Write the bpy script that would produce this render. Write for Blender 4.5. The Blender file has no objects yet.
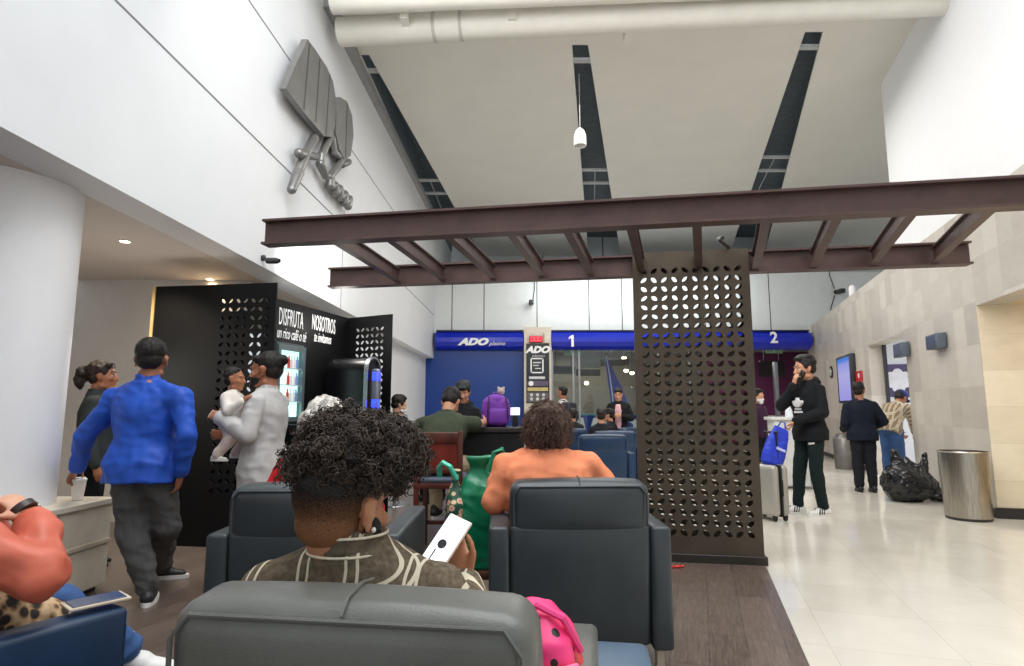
import bpy, bmesh, math, random
import numpy as np
from mathutils import Vector, Matrix, noise
random.seed(7)
SC = bpy.context.scene
COL = SC.collection
PI = math.pi
V = Vector
R = math.radians
# ------------------------------------------------------------------ camera
F = 590.0
PITCH = math.atan(77/590)
HC = 1.22
CP, SP = math.cos(PITCH), math.sin(PITCH)
cam = bpy.data.cameras.new('camera'); camo = bpy.data.objects.new('camera', cam); COL.objects.link(camo)
camo.location = (0, 0, HC); camo.rotation_euler = (PI/2 + PITCH, 0, 0)
cam.sensor_fit = 'HORIZONTAL'; cam.sensor_width = 36; cam.lens = 36*F/1024; cam.clip_start = .05; cam.clip_end = 200
SC.camera = camo
# surveying helpers: where a sight line from the tripod meets a depth, a level or a wall
def ray(px, py):
    u = (px-512)/F; v = (333-py)/F
    return V((u, CP-v*SP, SP+v*CP))
def at(px, py, y):
    d = ray(px, py); return V((0, 0, HC)) + d*(y/d.y)
def gz(px, py, z=0.):
    d = ray(px, py); return V((0, 0, HC)) + d*((z-HC)/d.z)
def onp(px, py, p0, n):
    d = ray(px, py); o = V((0, 0, HC)); return o + d*((V(p0)-o).dot(V(n))/d.dot(V(n)))
# ------------------------------------------------------------------ materials
def lin(c):
    return tuple((x/255/12.92 if x/255 <= .04045 else ((x/255+.055)/1.055)**2.4) for x in c) + (1,)
class NT:
    def __init__(s, name):
        s.m = bpy.data.materials.new(name); s.m.use_nodes = True
        s.t = s.m.node_tree; s.b = s.t.nodes['Principled BSDF']
    def n(s, typ, **k):
        nd = s.t.nodes.new(typ)
        for a, v in k.items():
            if a in nd.inputs: nd.inputs[a].default_value = v
            else: setattr(nd, a, v)
        return nd
    def l(s, a, b): s.t.links.new(a, b)
    def obj(s): return s.n('ShaderNodeTexCoord').outputs['Object']
    def mapping(s, vec, scale=(1, 1, 1), rot=(0, 0, 0), loc=(0, 0, 0)):
        m = s.n('ShaderNodeMapping'); s.l(vec, m.inputs['Vector'])
        m.inputs['Scale'].default_value = scale; m.inputs['Rotation'].default_value = rot; m.inputs['Location'].default_value = loc
        return m.outputs[0]
    def noise(s, vec, scale, detail=4, rough=.5, dist=0):
        t = s.n('ShaderNodeTexNoise'); s.l(vec, t.inputs['Vector'])
        t.inputs['Scale'].default_value = scale; t.inputs['Detail'].default_value = detail
        t.inputs['Roughness'].default_value = rough; t.inputs['Distortion'].default_value = dist
        return t.outputs['Fac']
    def ramp(s, fac, stops, interp='LINEAR'):
        r = s.n('ShaderNodeValToRGB'); r.color_ramp.interpolation = interp; s.l(fac, r.inputs['Fac'])
        e = r.color_ramp.elements
        while len(e) < len(stops): e.new(.5)
        for i, (p, c) in enumerate(stops): e[i].position = p; e[i].color = c
        return r.outputs['Color']
    def mix(s, fac, a, b, mode='MIX'):
        m = s.n('ShaderNodeMix', data_type='RGBA', blend_type=mode)
        for sock, v in ((m.inputs[0], fac), (m.inputs[6], a), (m.inputs[7], b)):
            if hasattr(v, 'links') or hasattr(v, 'is_linked'): s.l(v, sock)
            else: sock.default_value = v
        return m.outputs[2]
    def math(s, op, a, b=0., c=0.):
        m = s.n('ShaderNodeMath', operation=op)
        for i, v in enumerate((a, b, c)):
            if hasattr(v, 'is_linked'): s.l(v, m.inputs[i])
            else: m.inputs[i].default_value = v
        return m.outputs[0]
    def bump(s, h, strength=.3, dist=.01):
        b = s.n('ShaderNodeBump'); b.inputs['Strength'].default_value = strength; b.inputs['Distance'].default_value = dist
        s.l(h, b.inputs['Height']); s.l(b.outputs[0], s.b.inputs['Normal'])
    def col(s, c):
        if hasattr(c, 'is_linked'): s.l(c, s.b.inputs['Base Color'])
        else: s.b.inputs['Base Color'].default_value = c
    def set(s, rough=None, metal=None, spec=None, emit=None, es=1.):
        if rough is not None: s.b.inputs['Roughness'].default_value = rough
        if metal is not None: s.b.inputs['Metallic'].default_value = metal
        if spec is not None: s.b.inputs['Specular IOR Level'].default_value = spec
        if emit is not None: s.b.inputs['Emission Color'].default_value = emit; s.b.inputs['Emission Strength'].default_value = es
MC = {}
def M(rgb, rough=.5, metal=0., vary=.08, scale=6., bump=0., bscale=120., spec=.5, stretch=(1, 1, 1), key=None):
    k = (rgb, rough, metal, vary, scale, bump, bscale, spec, stretch)
    if k in MC: return MC[k]
    t = NT('surface_%d' % len(MC)); o = t.obj(); c = lin(rgb)
    if vary:
        f = t.noise(t.mapping(o, stretch), scale, 5, .6)
        lo = tuple(max(0, x*(1-vary*1.6)) for x in c[:3])+(1,); hi = tuple(min(1, x*(1+vary*1.6)) for x in c[:3])+(1,)
        t.col(t.ramp(f, [(.3, lo), (.7, hi)]))
    else: t.col(c)
    t.set(rough, metal, spec)
    if bump: t.bump(t.noise(t.mapping(o, stretch), bscale, 3), bump, .004)
    MC[k] = t.m; return t.m
def glow(rgb, s):
    k = ('glow', rgb, s)
    if k not in MC:
        t = NT('lamp_glow'); t.col(lin(rgb)); t.set(.5, emit=lin(rgb), es=s); MC[k] = t.m
    return MC[k]
def skin(rgb):
    k = ('skin', rgb)
    if k not in MC:
        t = NT('skin'); o = t.obj(); c = lin(rgb)
        f = t.noise(o, 9, 4); lo = (c[0]*.86, c[1]*.78, c[2]*.76, 1); hi = (min(1, c[0]*1.08), c[1]*1.06, c[2]*1.05, 1)
        t.col(t.ramp(f, [(.3, lo), (.7, hi)])); t.set(.48, spec=.4)
        t.b.inputs['Subsurface Weight'].default_value = .12; t.b.inputs['Subsurface Radius'].default_value = (.012, .005, .003)
        t.bump(t.noise(o, 260, 2), .08, .002); MC[k] = t.m
    return MC[k]
def cloth(rgb, bump=.25, rough=.85, vary=.12):
    return M(rgb, rough, 0, vary, 7., bump, 420., .25)
def hairm(rgb):
    return M(rgb, .55, 0, .45, 40., .6, 190., .35)
def grid_cloth(base, line, sx, sz, w=.12, second=None, warp=.02):
    """checked cloth: pairs of woven lines along two directions"""
    t = NT('checked_cloth'); px = t; o = t.obj()
    nz = t.n('ShaderNodeTexNoise'); t.l(o, nz.inputs['Vector']); nz.inputs['Scale'].default_value = 7
    ad = t.n('ShaderNodeVectorMath', operation='MULTIPLY_ADD'); t.l(nz.outputs['Color'], ad.inputs[0]); ad.inputs[1].default_value = (warp,)*3; t.l(o, ad.inputs[2])
    s = t.n('ShaderNodeSeparateXYZ'); t.l(ad.outputs[0], s.inputs[0])
    def lines(c, per, off, ww):
        f = t.math('FRACT', t.math('ADD', t.math('DIVIDE', c, per), off))
        return t.math('LESS_THAN', f, ww)
    yz = t.math('SUBTRACT', s.outputs[2], t.math('MULTIPLY', s.outputs[1], .8))
    a = t.math('MAXIMUM', lines(s.outputs[0], sx, .0, w), lines(s.outputs[0], sx, .80, w))
    b = t.math('MAXIMUM', lines(yz, sz, .0, w), lines(yz, sz, .80, w))
    f = t.math('MAXIMUM', a, b)
    bc = t.ramp(t.noise(t.mapping(o, (1, 1, 1)), 90, 3), [(.3, tuple(x*.65 for x in lin(base)[:3])+(1,)), (.7, tuple(x*1.3 for x in lin(base)[:3])+(1,))])
    if second:
        k = t.math('MULTIPLY', t.math('LESS_THAN', t.math('FRACT', t.math('DIVIDE', s.outputs[0], sx)), .5), t.math('LESS_THAN', t.math('FRACT', t.math('DIVIDE', yz, sz)), .5))
        bc = t.mix(k, bc, lin(second))
    t.col(t.mix(f, bc, lin(line))); t.set(.9, spec=.2)
    t.bump(t.noise(o, 330, 3), .4, .004); return t.m
# ------------------------------------------------------------------ mesh builder
class MB:
    def __init__(s): s.v = []; s.f = []; s.mi = []; s.cur = 0
    def add(s, vs, fs):
        o = len(s.v); s.v += [tuple(p) for p in vs]
        for f in fs: s.f.append([i+o for i in f]); s.mi.append(s.cur)
        return s
    def box(s, c, size, rz=0., M4=None):
        hx, hy, hz = size[0]/2, size[1]/2, size[2]/2
        vs = [V((x*hx, y*hy, z*hz)) for z in (-1, 1) for y in (-1, 1) for x in (-1, 1)]
        m = M4 or Matrix.Translation(V(c)) @ Matrix.Rotation(rz, 4, 'Z')
        return s.add([m @ p for p in vs], [(0, 2, 3, 1), (4, 5, 7, 6), (0, 1, 5, 4), (2, 6, 7, 3), (0, 4, 6, 2), (1, 3, 7, 5)])
    def span(s, a, b):
        return s.box([(a[i]+b[i])/2 for i in range(3)], [abs(b[i]-a[i]) for i in range(3)])
    def rbox(s, c, size, r=.02, seg=3, M4=None, cut=0, puff=0.):
        bm = bmesh.new(); bmesh.ops.create_cube(bm, size=1)
        for v in bm.verts: v.co = V((v.co.x*size[0], v.co.y*size[1], v.co.z*size[2]))
        bmesh.ops.bevel(bm, geom=list(bm.edges), offset=min(r, min(size)*.49), segments=seg, profile=.5, affect='EDGES')
        if cut: bmesh.ops.subdivide_edges(bm, edges=[e for e in bm.edges if e.calc_length() > max(r*2, .05)], cuts=cut, use_grid_fill=True)
        if puff:
            for v in bm.verts:
                q = [1-(abs(v.co[i])/(size[i]/2))**2 if size[i] > 0 else 0 for i in range(3)]
                d = V((v.co.x/size[0]*2*q[1]*q[2], v.co.y/size[1]*2*q[0]*q[2], v.co.z/size[2]*2*q[0]*q[1]))
                v.co += d*puff
        m = M4 if M4 is not None else Matrix.Translation(V(c))
        bm.verts.index_update()
        s.add([m @ v.co for v in bm.verts], [[v.index for v in f.verts] for f in bm.faces]); bm.free(); return s
    def loft(s, rings, cap=True):
        o = len(s.v); n = len(rings[0])
        for r in rings: s.v += [tuple(p) for p in r]
        for k in range(len(rings)-1):
            for i in range(n):
                j = (i+1) % n
                s.f.append([o+k*n+i, o+k*n+j, o+(k+1)*n+j, o+(k+1)*n+i]); s.mi.append(s.cur)
        if cap:
            s.f.append([o+i for i in range(n)][::-1]); s.f.append([o+(len(rings)-1)*n+i for i in range(n)]); s.mi += [s.cur]*2
        return s
    def cyl(s, a, b, ra, rb=None, n=16, cap=True):
        a, b = V(a), V(b); rb = ra if rb is None else rb; ax = (b-a).normalized(); p = ax.orthogonal().normalized(); q = ax.cross(p)
        return s.loft([[c+(p*math.cos(2*PI*i/n)+q*math.sin(2*PI*i/n))*r for i in range(n)] for c, r in ((a, ra), (b, rb))], cap)
    def cap(s, a, b, ra, rb=None, side=None, flat=1., n=14, h=4):
        a, b = V(a), V(b); rb = ra if rb is None else rb
        ax = b-a; ax = ax.normalized() if ax.length > 1e-6 else V((0, 0, 1))
        p = V(side) if side is not None else ax.orthogonal()
        p = (p-ax*p.dot(ax)).normalized(); q = ax.cross(p)
        pr = [(a-ax*ra*math.cos(t), ra*math.sin(t)) for t in [PI/2*(k+.35)/(h+.35) for k in range(h+1)]]
        pr += [(b+ax*rb*math.cos(t), rb*math.sin(t)) for t in [PI/2*(k+.35)/(h+.35) for k in range(h, -1, -1)]]
        return s.loft([[c+(p*math.cos(2*PI*i/n)+q*flat*math.sin(2*PI*i/n))*r for i in range(n)] for c, r in pr])
    def ell(s, c, rad, fr=None, n=16, m=10):
        c = V(c); fr = fr or (V((1, 0, 0)), V((0, 1, 0)), V((0, 0, 1)))
        rg = []
        for k in range(m+1):
            t = PI*(k+.15)/(m+.3); z = -math.cos(t); w = math.sin(t)
            rg.append([c+fr[0]*(rad[0]*w*math.cos(2*PI*i/n))+fr[1]*(rad[1]*w*math.sin(2*PI*i/n))+fr[2]*(rad[2]*z) for i in range(n)])
        return s.loft(rg)
    def lathe(s, c, prof, n=32, cap=True, ax=1.):
        c = V(c)
        return s.loft([[c+V((r*math.cos(2*PI*i/n), r*ax*math.sin(2*PI*i/n), z)) for i in range(n)] for r, z in prof], cap)
    def tube(s, pts, r, n=6, r2=None):
        pts = [V(p) for p in pts]; rg = []; prev = None; L = len(pts)
        for k, p in enumerate(pts):
            t = (pts[min(k+1, L-1)]-pts[max(k-1, 0)]).normalized()
            a = t.orthogonal().normalized() if prev is None else (prev-t*prev.dot(t)).normalized()
            prev = a; b = t.cross(a); rr = r if r2 is None else r+(r2-r)*k/(L-1)
            rg.append([p+(a*math.cos(2*PI*i/n)+b*math.sin(2*PI*i/n))*rr for i in range(n)])
        return s.loft(rg)
    def prism(s, poly, m, d0, d1):
        """poly in a plane's own 2-D frame, m maps (u, v, depth) to space"""
        n = len(poly); A = [m @ V((u, v, d0)) for u, v in poly]; B = [m @ V((u, v, d1)) for u, v in poly]
        return s.add(A+B, [list(range(n))[::-1], list(range(n, 2*n))] + [[i, (i+1) % n, n+(i+1) % n, n+i] for i in range(n)])
    def mesh(s, name='m'):
        me = bpy.data.meshes.new(name); me.from_pydata(s.v, [], s.f); me.update()
        bm = bmesh.new(); bm.from_mesh(me); bmesh.ops.recalc_face_normals(bm, faces=bm.faces); bm.to_mesh(me); bm.free()
        return me
    def build(s, name, mats, parent=None, smooth=True, angle=40):
        me = s.mesh(name); mats = mats if isinstance(mats, (list, tuple)) else [mats]
        for m in mats: me.materials.append(m)
        if len(mats) > 1: me.polygons.foreach_set('material_index', s.mi)
        return link(name, me, parent, smooth, angle)
def link(name, me, parent=None, smooth=True, angle=40):
    if smooth:
        me.polygons.foreach_set('use_smooth', [True]*len(me.polygons))
        if angle < 180: me.set_sharp_from_angle(angle=R(angle))
    o = bpy.data.objects.new(name, me); COL.objects.link(o)
    if parent: o.parent = parent
    return o
def tag(o, label, cat, group=None):
    o['label'] = label; o['category'] = cat
    if group: o['group'] = group
    return o
def thing(name, label, cat, loc=(0, 0, 0), rz=0., group=None):
    o = bpy.data.objects.new(name, None); COL.objects.link(o); o.location = loc; o.rotation_euler = (0, 0, rz); o.empty_display_size = .1
    return tag(o, label, cat, group)
def struct(mb, name, mats, smooth=False, loc=None, rz=0.):
    o = mb.build(name, mats, None, smooth); o['kind'] = 'structure'
    if loc is not None: o.location = loc; o.rotation_euler = (0, 0, rz)
    return o
def dup(root, loc, rz, label=None):
    r = root.copy(); COL.objects.link(r); r.location = loc; r.rotation_euler = (0, 0, rz)
    if label: r['label'] = label
    for ch in list(root.children):
        c = ch.copy(); COL.objects.link(c); c.parent = r
        for g in list(ch.children):
            d = g.copy(); COL.objects.link(d); d.parent = c
    return r
def fused(mb, voxel, smooth=2, disp=None):
    """one continuous skin over overlapping solids"""
    me = mb.mesh(); ob = bpy.data.objects.new('tmp', me); COL.objects.link(ob)
    md = ob.modifiers.new('r', 'REMESH'); md.mode = 'VOXEL'; md.voxel_size = voxel
    dg = bpy.context.evaluated_depsgraph_get(); dg.update()
    out = bpy.data.meshes.new_from_object(ob.evaluated_get(dg)); bpy.data.objects.remove(ob); bpy.data.meshes.remove(me)
    n = len(out.vertices); co = np.empty(n*3, np.float32); out.vertices.foreach_get('co', co); co = co.reshape(-1, 3)
    e = np.empty(len(out.edges)*2, np.int32); out.edges.foreach_get('vertices', e); e = e.reshape(-1, 2)
    deg = np.zeros(n); np.add.at(deg, e[:, 0], 1); np.add.at(deg, e[:, 1], 1); deg = np.maximum(deg, 1)[:, None]
    for it in range(smooth*2):
        acc = np.zeros_like(co); np.add.at(acc, e[:, 0], co[e[:, 1]]); np.add.at(acc, e[:, 1], co[e[:, 0]])
        k = .55 if it % 2 == 0 else -.50
        co = co + k*(acc/deg-co)
    out.vertices.foreach_set('co', co.astype(np.float32).ravel()); out.update()
    if disp:
        nr = np.empty(n*3, np.float32); out.vertices.foreach_get('normal', nr); nr = nr.reshape(-1, 3)
        d = np.array([disp(V(co[i]), V(nr[i])) for i in range(n)], np.float32)
        co = co + nr*d[:, None]; out.vertices.foreach_set('co', co.astype(np.float32).ravel()); out.update()
    return out
def soft(mb, name, mat, parent, voxel, smooth=2, disp=None):
    me = fused(mb, voxel, smooth, disp); me.name = name
    for m in (mat if isinstance(mat, (list, tuple)) else [mat]): me.materials.append(m)
    return link(name, me, parent, True, 180)
def plane_m(o, u, v):
    u = V(u).normalized(); v = V(v).normalized(); n = u.cross(v)
    m = Matrix((u, v, n)).transposed().to_4x4(); m.translation = V(o); return m
def text(body, name, mat, parent, o, u, v, size, depth=.006, sx=1., shear=0., bold=0., align='CENTER', spacing=1.):
    cu = bpy.data.curves.new('t', 'FONT'); cu.body = body; cu.size = size; cu.extrude = depth/2; cu.shear = shear; cu.offset = bold
    cu.align_x = align; cu.align_y = 'CENTER'; cu.space_character = spacing; cu.resolution_u = 3
    ob = bpy.data.objects.new('tmp', cu); COL.objects.link(ob); dg = bpy.context.evaluated_depsgraph_get(); dg.update()
    me = bpy.data.meshes.new_from_object(ob.evaluated_get(dg)); bpy.data.objects.remove(ob)
    me.transform(plane_m(o, u, v) @ Matrix.Diagonal((sx, 1, 1, 1))); me.materials.append(mat)
    return link(name, me, parent, False)
def lamp(kind, loc, energy, color=(1, 1, 1), size=.3, size_y=None, aim=None, spot=60, blend=.5):
    l = bpy.data.lights.new('light', kind); l.energy = energy; l.color = color
    if kind == 'AREA':
        l.size = size
        if size_y: l.shape = 'RECTANGLE'; l.size_y = size_y
    else: l.shadow_soft_size = size
    if kind == 'SPOT': l.spot_size = R(spot); l.spot_blend = blend
    o = bpy.data.objects.new('light', l); COL.objects.link(o); o.location = loc
    if aim is not None: o.rotation_euler = (V(aim)-V(loc)).to_track_quat('-Z', 'Y').to_euler()
    return o
def leaf_sheet(mb, m, nc, nr, cu, cv, th=.004, seg=10, lw=.33, ll=.78, flip=False):
    """perforated metal: every cell has one leaf-shaped hole, tilted this way and that by turns"""
    per = []
    k = seg // 2
    for c in range(nc):
        for r in range(nr):
            ox, oy = (c+.5)*cu, (r+.5)*cv; sg = 1 if (c+r+flip) % 2 == 0 else -1
            ang = sg*R(40)
            leaf = []
            for i in range(2*seg):
                t = 2*PI*i/(2*seg); x = math.cos(t)*ll*cu/2; y = math.copysign(abs(math.sin(t))**1.25, math.sin(t))*lw*cu*.62
                leaf.append((x*math.cos(ang)-y*math.sin(ang), x*math.sin(ang)+y*math.cos(ang)))
            sq = []
            for (x, y) in leaf:
                a = math.atan2(y, x) if abs(x)+abs(y) > 1e-9 else 0
                cx, sy = math.cos(a), math.sin(a); q = 1/max(abs(cx), abs(sy)); sq.append((cx*q*cu/2, sy*q*cv/2))
            # put the nearest outline points on the corners
            for X, Y in ((1, 1), (-1, 1), (-1, -1), (1, -1)):
                j = min(range(len(sq)), key=lambda i: (sq[i][0]-X*cu/2)**2+(sq[i][1]-Y*cv/2)**2); sq[j] = (X*cu/2, Y*cv/2)
            n = len(leaf); vs = []
            for d in (0, th): vs += [m @ V((ox+x, oy+y, d)) for x, y in sq]+[m @ V((ox+x, oy+y, d)) for x, y in leaf]
            fs = []
            for i in range(n):
                j = (i+1) % n
                fs += [(i, j, n+j, n+i), (2*n+i, 3*n+i, 3*n+j, 2*n+j), (n+i, n+j, 3*n+j, 3*n+i)]
            o = len(mb.v); mb.v += [tuple(p) for p in vs]
            for f in fs: mb.f.append([q+o for q in f]); mb.mi.append(mb.cur)
# ------------------------------------------------------------------ people
def lerp(a, b, t): return V(a)+(V(b)-V(a))*t
def folds(a=.006, f=9., zf=.6):
    def d(p, n):
        q = V((p.x*f, p.y*f, p.z*f*zf))
        w = noise.noise(q)
        return a*(w+.6*noise.noise(q*2.1+V((3, 1, 7))) - .9*abs(noise.noise(V((p.x*f*.8+p.z*f*.7, p.y*f, p.z*f*1.3)))))
    return d
def stand(h=1.72, w=1.):
    k = h/1.75
    J = {n: V(p)*k for n, p in dict(pel=(0, 0, .95), chest=(0, .01, 1.25), nb=(0, -.015, 1.475), head=(0, .02, 1.63),
         sh_r=(.160*w, -.01, 1.385), el_r=(.215*w, -.03, 1.11), wr_r=(.235*w, .05, .88),
         hip_r=(.085, 0, .92), kn_r=(.095, .015, .50), an_r=(.10, -.02, .085)).items()}
    for n in ('sh', 'el', 'wr', 'hip', 'kn', 'an'):
        p = J[n+'_r']; J[n+'_l'] = V((-p.x, p.y, p.z))
    J['k'] = k; J['w'] = w
    return J
def sit(seat=.45, h=1.72, w=1., lean=0.):
    k = h/1.75; s = math.sin(R(lean)); c = math.cos(R(lean))
    def up(d): return V((0, s*d, seat+.09+c*d))
    J = dict(pel=up(0), chest=up(.30*k), nb=up(.525*k), head=up(.68*k)+V((0, .03, 0)))
    J.update(sh_r=up(.435*k)+V((.160*w*k, 0, 0)), el_r=up(.19*k)+V((.22*w, .06, 0)), wr_r=V((.17, .30, seat+.2)),
             hip_r=V((.09, .03, seat+.08)), kn_r=V((.11, .45*k, seat+.07)), an_r=V((.11, .47*k, .085)))
    for n in ('sh', 'el', 'wr', 'hip', 'kn', 'an'):
        p = J[n+'_r']; J[n+'_l'] = V((-p.x, p.y, p.z))
    J['k'] = k; J['w'] = w
    return J
def head_frame(yaw=0., pitch=0., roll=0.):
    m = Matrix.Rotation(R(yaw), 3, 'Z') @ Matrix.Rotation(R(pitch), 3, 'X') @ Matrix.Rotation(R(roll), 3, 'Y')
    return m @ V((1, 0, 0)), m @ V((0, 1, 0)), m @ V((0, 0, 1))
class Head:
    def __init__(s, c, fr, k): s.c = V(c); s.fr = fr; s.k = k
    def p(s, x, y, z): return s.c+(s.fr[0]*x+s.fr[1]*y+s.fr[2]*z)*s.k
    def ell(s, mb, c, r, **kw): mb.ell(s.p(*c), [q*s.k for q in r], s.fr, **kw)
    def cap(s, mb, a, b, ra, rb=None): mb.cap(s.p(*a), s.p(*b), ra*s.k, (ra if rb is None else rb)*s.k)
    def solids(s, mb):
        e, c = s.ell, s.cap
        e(mb, (0, -.012, .035), (.074, .094, .086)); e(mb, (0, .020, -.012), (.066, .070, .080)); e(mb, (0, .032, -.050), (.056, .058, .060))
        e(mb, (0, .070, -.095), (.026, .022, .020)); c(mb, (-.048, .0, -.075), (-.012, .070, -.098), .020, .018); c(mb, (.048, .0, -.075), (.012, .070, -.098), .020, .018)
        c(mb, (0, .084, .018), (0, .106, -.030), .0085, .0135); e(mb, (-.012, .095, -.034), (.009, .010, .008)); e(mb, (.012, .095, -.034), (.009, .010, .008))
        c(mb, (-.040, .074, .030), (.040, .074, .030), .014); e(mb, (-.040, .062, -.022), (.024, .024, .020)); e(mb, (.040, .062, -.022), (.024, .024, .020))
        e(mb, (0, .088, -.059), (.023, .010, .0065)); e(mb, (0, .086, -.071), (.020, .010, .007))
        for x in (-1, 1):
            e(mb, (x*.077, -.008, -.006), (.008, .017, .028)); e(mb, (x*.083, -.018, .004), (.006, .012, .022)); e(mb, (x*.082, -.004, .016), (.006, .014, .009)); e(mb, (x*.078, -.004, -.032), (.007, .009, .011))
def hand(mb, wr, d, pal, k=1., curl=28., thumb=1, spread=.10):
    """palm, four unequal fingers and a thumb; d runs along the hand, pal is where the palm looks, thumb the side it leaves"""
    wr = V(wr); d = V(d).normalized(); pal = V(pal); pal = (pal-d*pal.dot(d)).normalized(); sd = d.cross(pal).normalized()*thumb
    def lf(t, hw, hd): return [wr+d*t*k+sd*(math.cos(a)*hw*k)+pal*(math.sin(a)*hd*k) for a in [2*PI*i/12 for i in range(12)]]
    mb.loft([lf(-.02, .024, .019), lf(.015, .032, .017), lf(.055, .041, .0155), lf(.088, .039, .012), lf(.098, .03, .008)])
    for q, (off, ln, r) in enumerate(((.031, .074, .0088), (.0105, .082, .0090), (-.0105, .076, .0086), (-.030, .060, .0078))):
        p = wr+d*.088*k+sd*off*k; a = R(curl*.55); ax = d
        for j, fr in enumerate((.46, .31, .23)):
            dirn = (d*math.cos(a)+pal*math.sin(a)+sd*(spread*(off/.03)*math.cos(a))).normalized(); e = p+dirn*ln*fr*k
            mb.cap(p, e, r*k*(1-.06*j), r*k*(.94-.06*j), n=8, h=2); p = e; a += R(curl*(1.1 if j == 0 else .8))
    p = wr+d*.022*k+sd*.026*k; t1 = (d*.62+sd*.70+pal*.30).normalized(); e = p+t1*.042*k; mb.cap(p, e, .0135*k, .0105*k, n=8, h=2)
    t2 = (d*.85+sd*.25+pal*.42).normalized(); e2 = e+t2*.032*k; mb.cap(e, e2, .0102*k, .0095*k, n=8, h=2); mb.cap(e2, e2+(d*.9+pal*.4).normalized()*.022*k, .0093*k, .008*k, n=8, h=2)
def torso(mb, J, d=0., hem=.09, top=1., belly=0., nk=.0):
    k, w = J['k'], J['w']; pel, ch, nb = J['pel'], J['chest'], J['nb']
    rh = (J['hip_r']-J['hip_l']).normalized(); rs = (J['sh_r']-J['sh_l']).normalized()
    a1 = (ch-pel).normalized(); a2 = (nb-ch).normalized()
    ex = .018 if hem > .1 else 0.
    L = [(pel-a1*hem*k, .152+ex, .114+ex, 0., a1), (pel-a1*.02, .163+ex, .118+ex, 0., a1), (lerp(pel, ch, .28), .152, .112, .1, a1), (lerp(pel, ch, .5), .143, .108, .3, a1), (lerp(pel, ch, .8), .150, .114, .6, a1), (ch, .162, .118, .8, a1),
         (lerp(ch, nb, .35), .168, .110, 1., a2), (lerp(ch, nb, .62), .160, .092, 1., a2), (lerp(ch, nb, .82), .120, .074, 1., a2), (nb-a2*.005, .075, .060, 1., a2), (nb+a2*.015, .058+nk, .056+nk, 1., a2)]
    rg = []
    for c, rx, ry, t, ax in L:
        r = lerp(rh, rs, t); r = (r-ax*r.dot(ax)).normalized(); f = ax.cross(r)
        X = rx*w*k+d; Y = ry*k*(1+(w-1)*.9)+d; cc = c+f*(belly*k*math.exp(-((t-.35)/.35)**2))
        Y += belly*k*.6*math.exp(-((t-.35)/.35)**2)
        rg.append([cc+r*(X*math.copysign(abs(math.cos(q))**.85, math.cos(q)))+f*(Y*math.copysign(abs(math.sin(q))**.9, math.sin(q))) for q in [2*PI*i/24 for i in range(24)]])
    mb.loft(rg)
def limbs(mb, J, arms=True, legs=True, d=0.):
    k = J['k']; g = 1+(J['w']-1)*.7
    for s in ('_l', '_r'):
        if arms:
            sh, el, wr = J['sh'+s], J['el'+s], J['wr'+s]
            mb.cap(lerp(sh, J['chest'], .3), sh, .058*k*g+d, .047*k*g+d); mb.cap(J['nb']-V((0, 0, .012*k)), sh, .046*k+d, .044*k*g+d); mb.cap(sh, el, .046*k*g+d, .038*k*g+d); mb.cap(el, wr, .040*k*g+d, .027*k*g+d)
            mb.ell(lerp(el, wr, .28), [.043*k*g+d]*3)
        if legs:
            h, kn, an = J['hip'+s], J['kn'+s], J['an'+s]
            mb.cap(h, kn, .083*k*g+d, .055*k*g+d); mb.cap(kn, an, .054*k*g+d, .036*k+d); mb.cap(lerp(kn, an, .12), lerp(kn, an, .5), .050*k*g+d, .047*k+d)
def toe_dir(J, s):
    t = J.get('toe'+s)
    if t is not None: return V(t).normalized()
    d = J['kn'+s]-J['hip'+s]; d = V((d.x*.2, abs(d.y)+.2, 0)); return d.normalized()
def shoe(root, J, s, upper, sole, vox, stripes=None):
    k = J['k']; a = J['an'+s]; t = toe_dir(J, s); up = V(J.get('footup'+s, (0, 0, 1))); up = (up-t*up.dot(t)).normalized(); sd = t.cross(up)
    b = a-up*.085*k
    def q(x, y, z): return b+(sd*x+t*y+up*z)*k
    mb = MB(); mb.cap(q(0, -.045, .052), q(0, .06, .050), .046*k, .045*k, side=sd, flat=.9); mb.cap(q(0, .05, .046), q(0, .155, .038), .044*k, .034*k, side=sd, flat=.72)
    mb.cap(q(0, -.03, .07), q(0, -.01, .125), .042*k, .046*k)
    o = soft(mb, 'shoe', upper, root, vox, 2)
    pl = []
    for i in range(24):
        th = 2*PI*i/24; x = math.cos(th)*.047; y = .058+math.sin(th)*.152
        if y > .1: x *= 1.06
        pl.append((x, y))
    m = Matrix((sd*k, t*k, up*k)).transposed().to_4x4(); m.translation = b
    mb = MB(); mb.prism(pl, m, 0., .028); mb.build('sole', sole, o, False)
    if stripes:
        mb = MB()
        for sx in (-1, 1):
            for i in range(3):
                y0 = .035+i*.028
                mb.cap(q(sx*.047, y0, .032), q(sx*.036, y0-.018, .082), .006*k, .006*k, n=6, h=2)
        mb.build('stripes', stripes, o)
    return o
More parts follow.
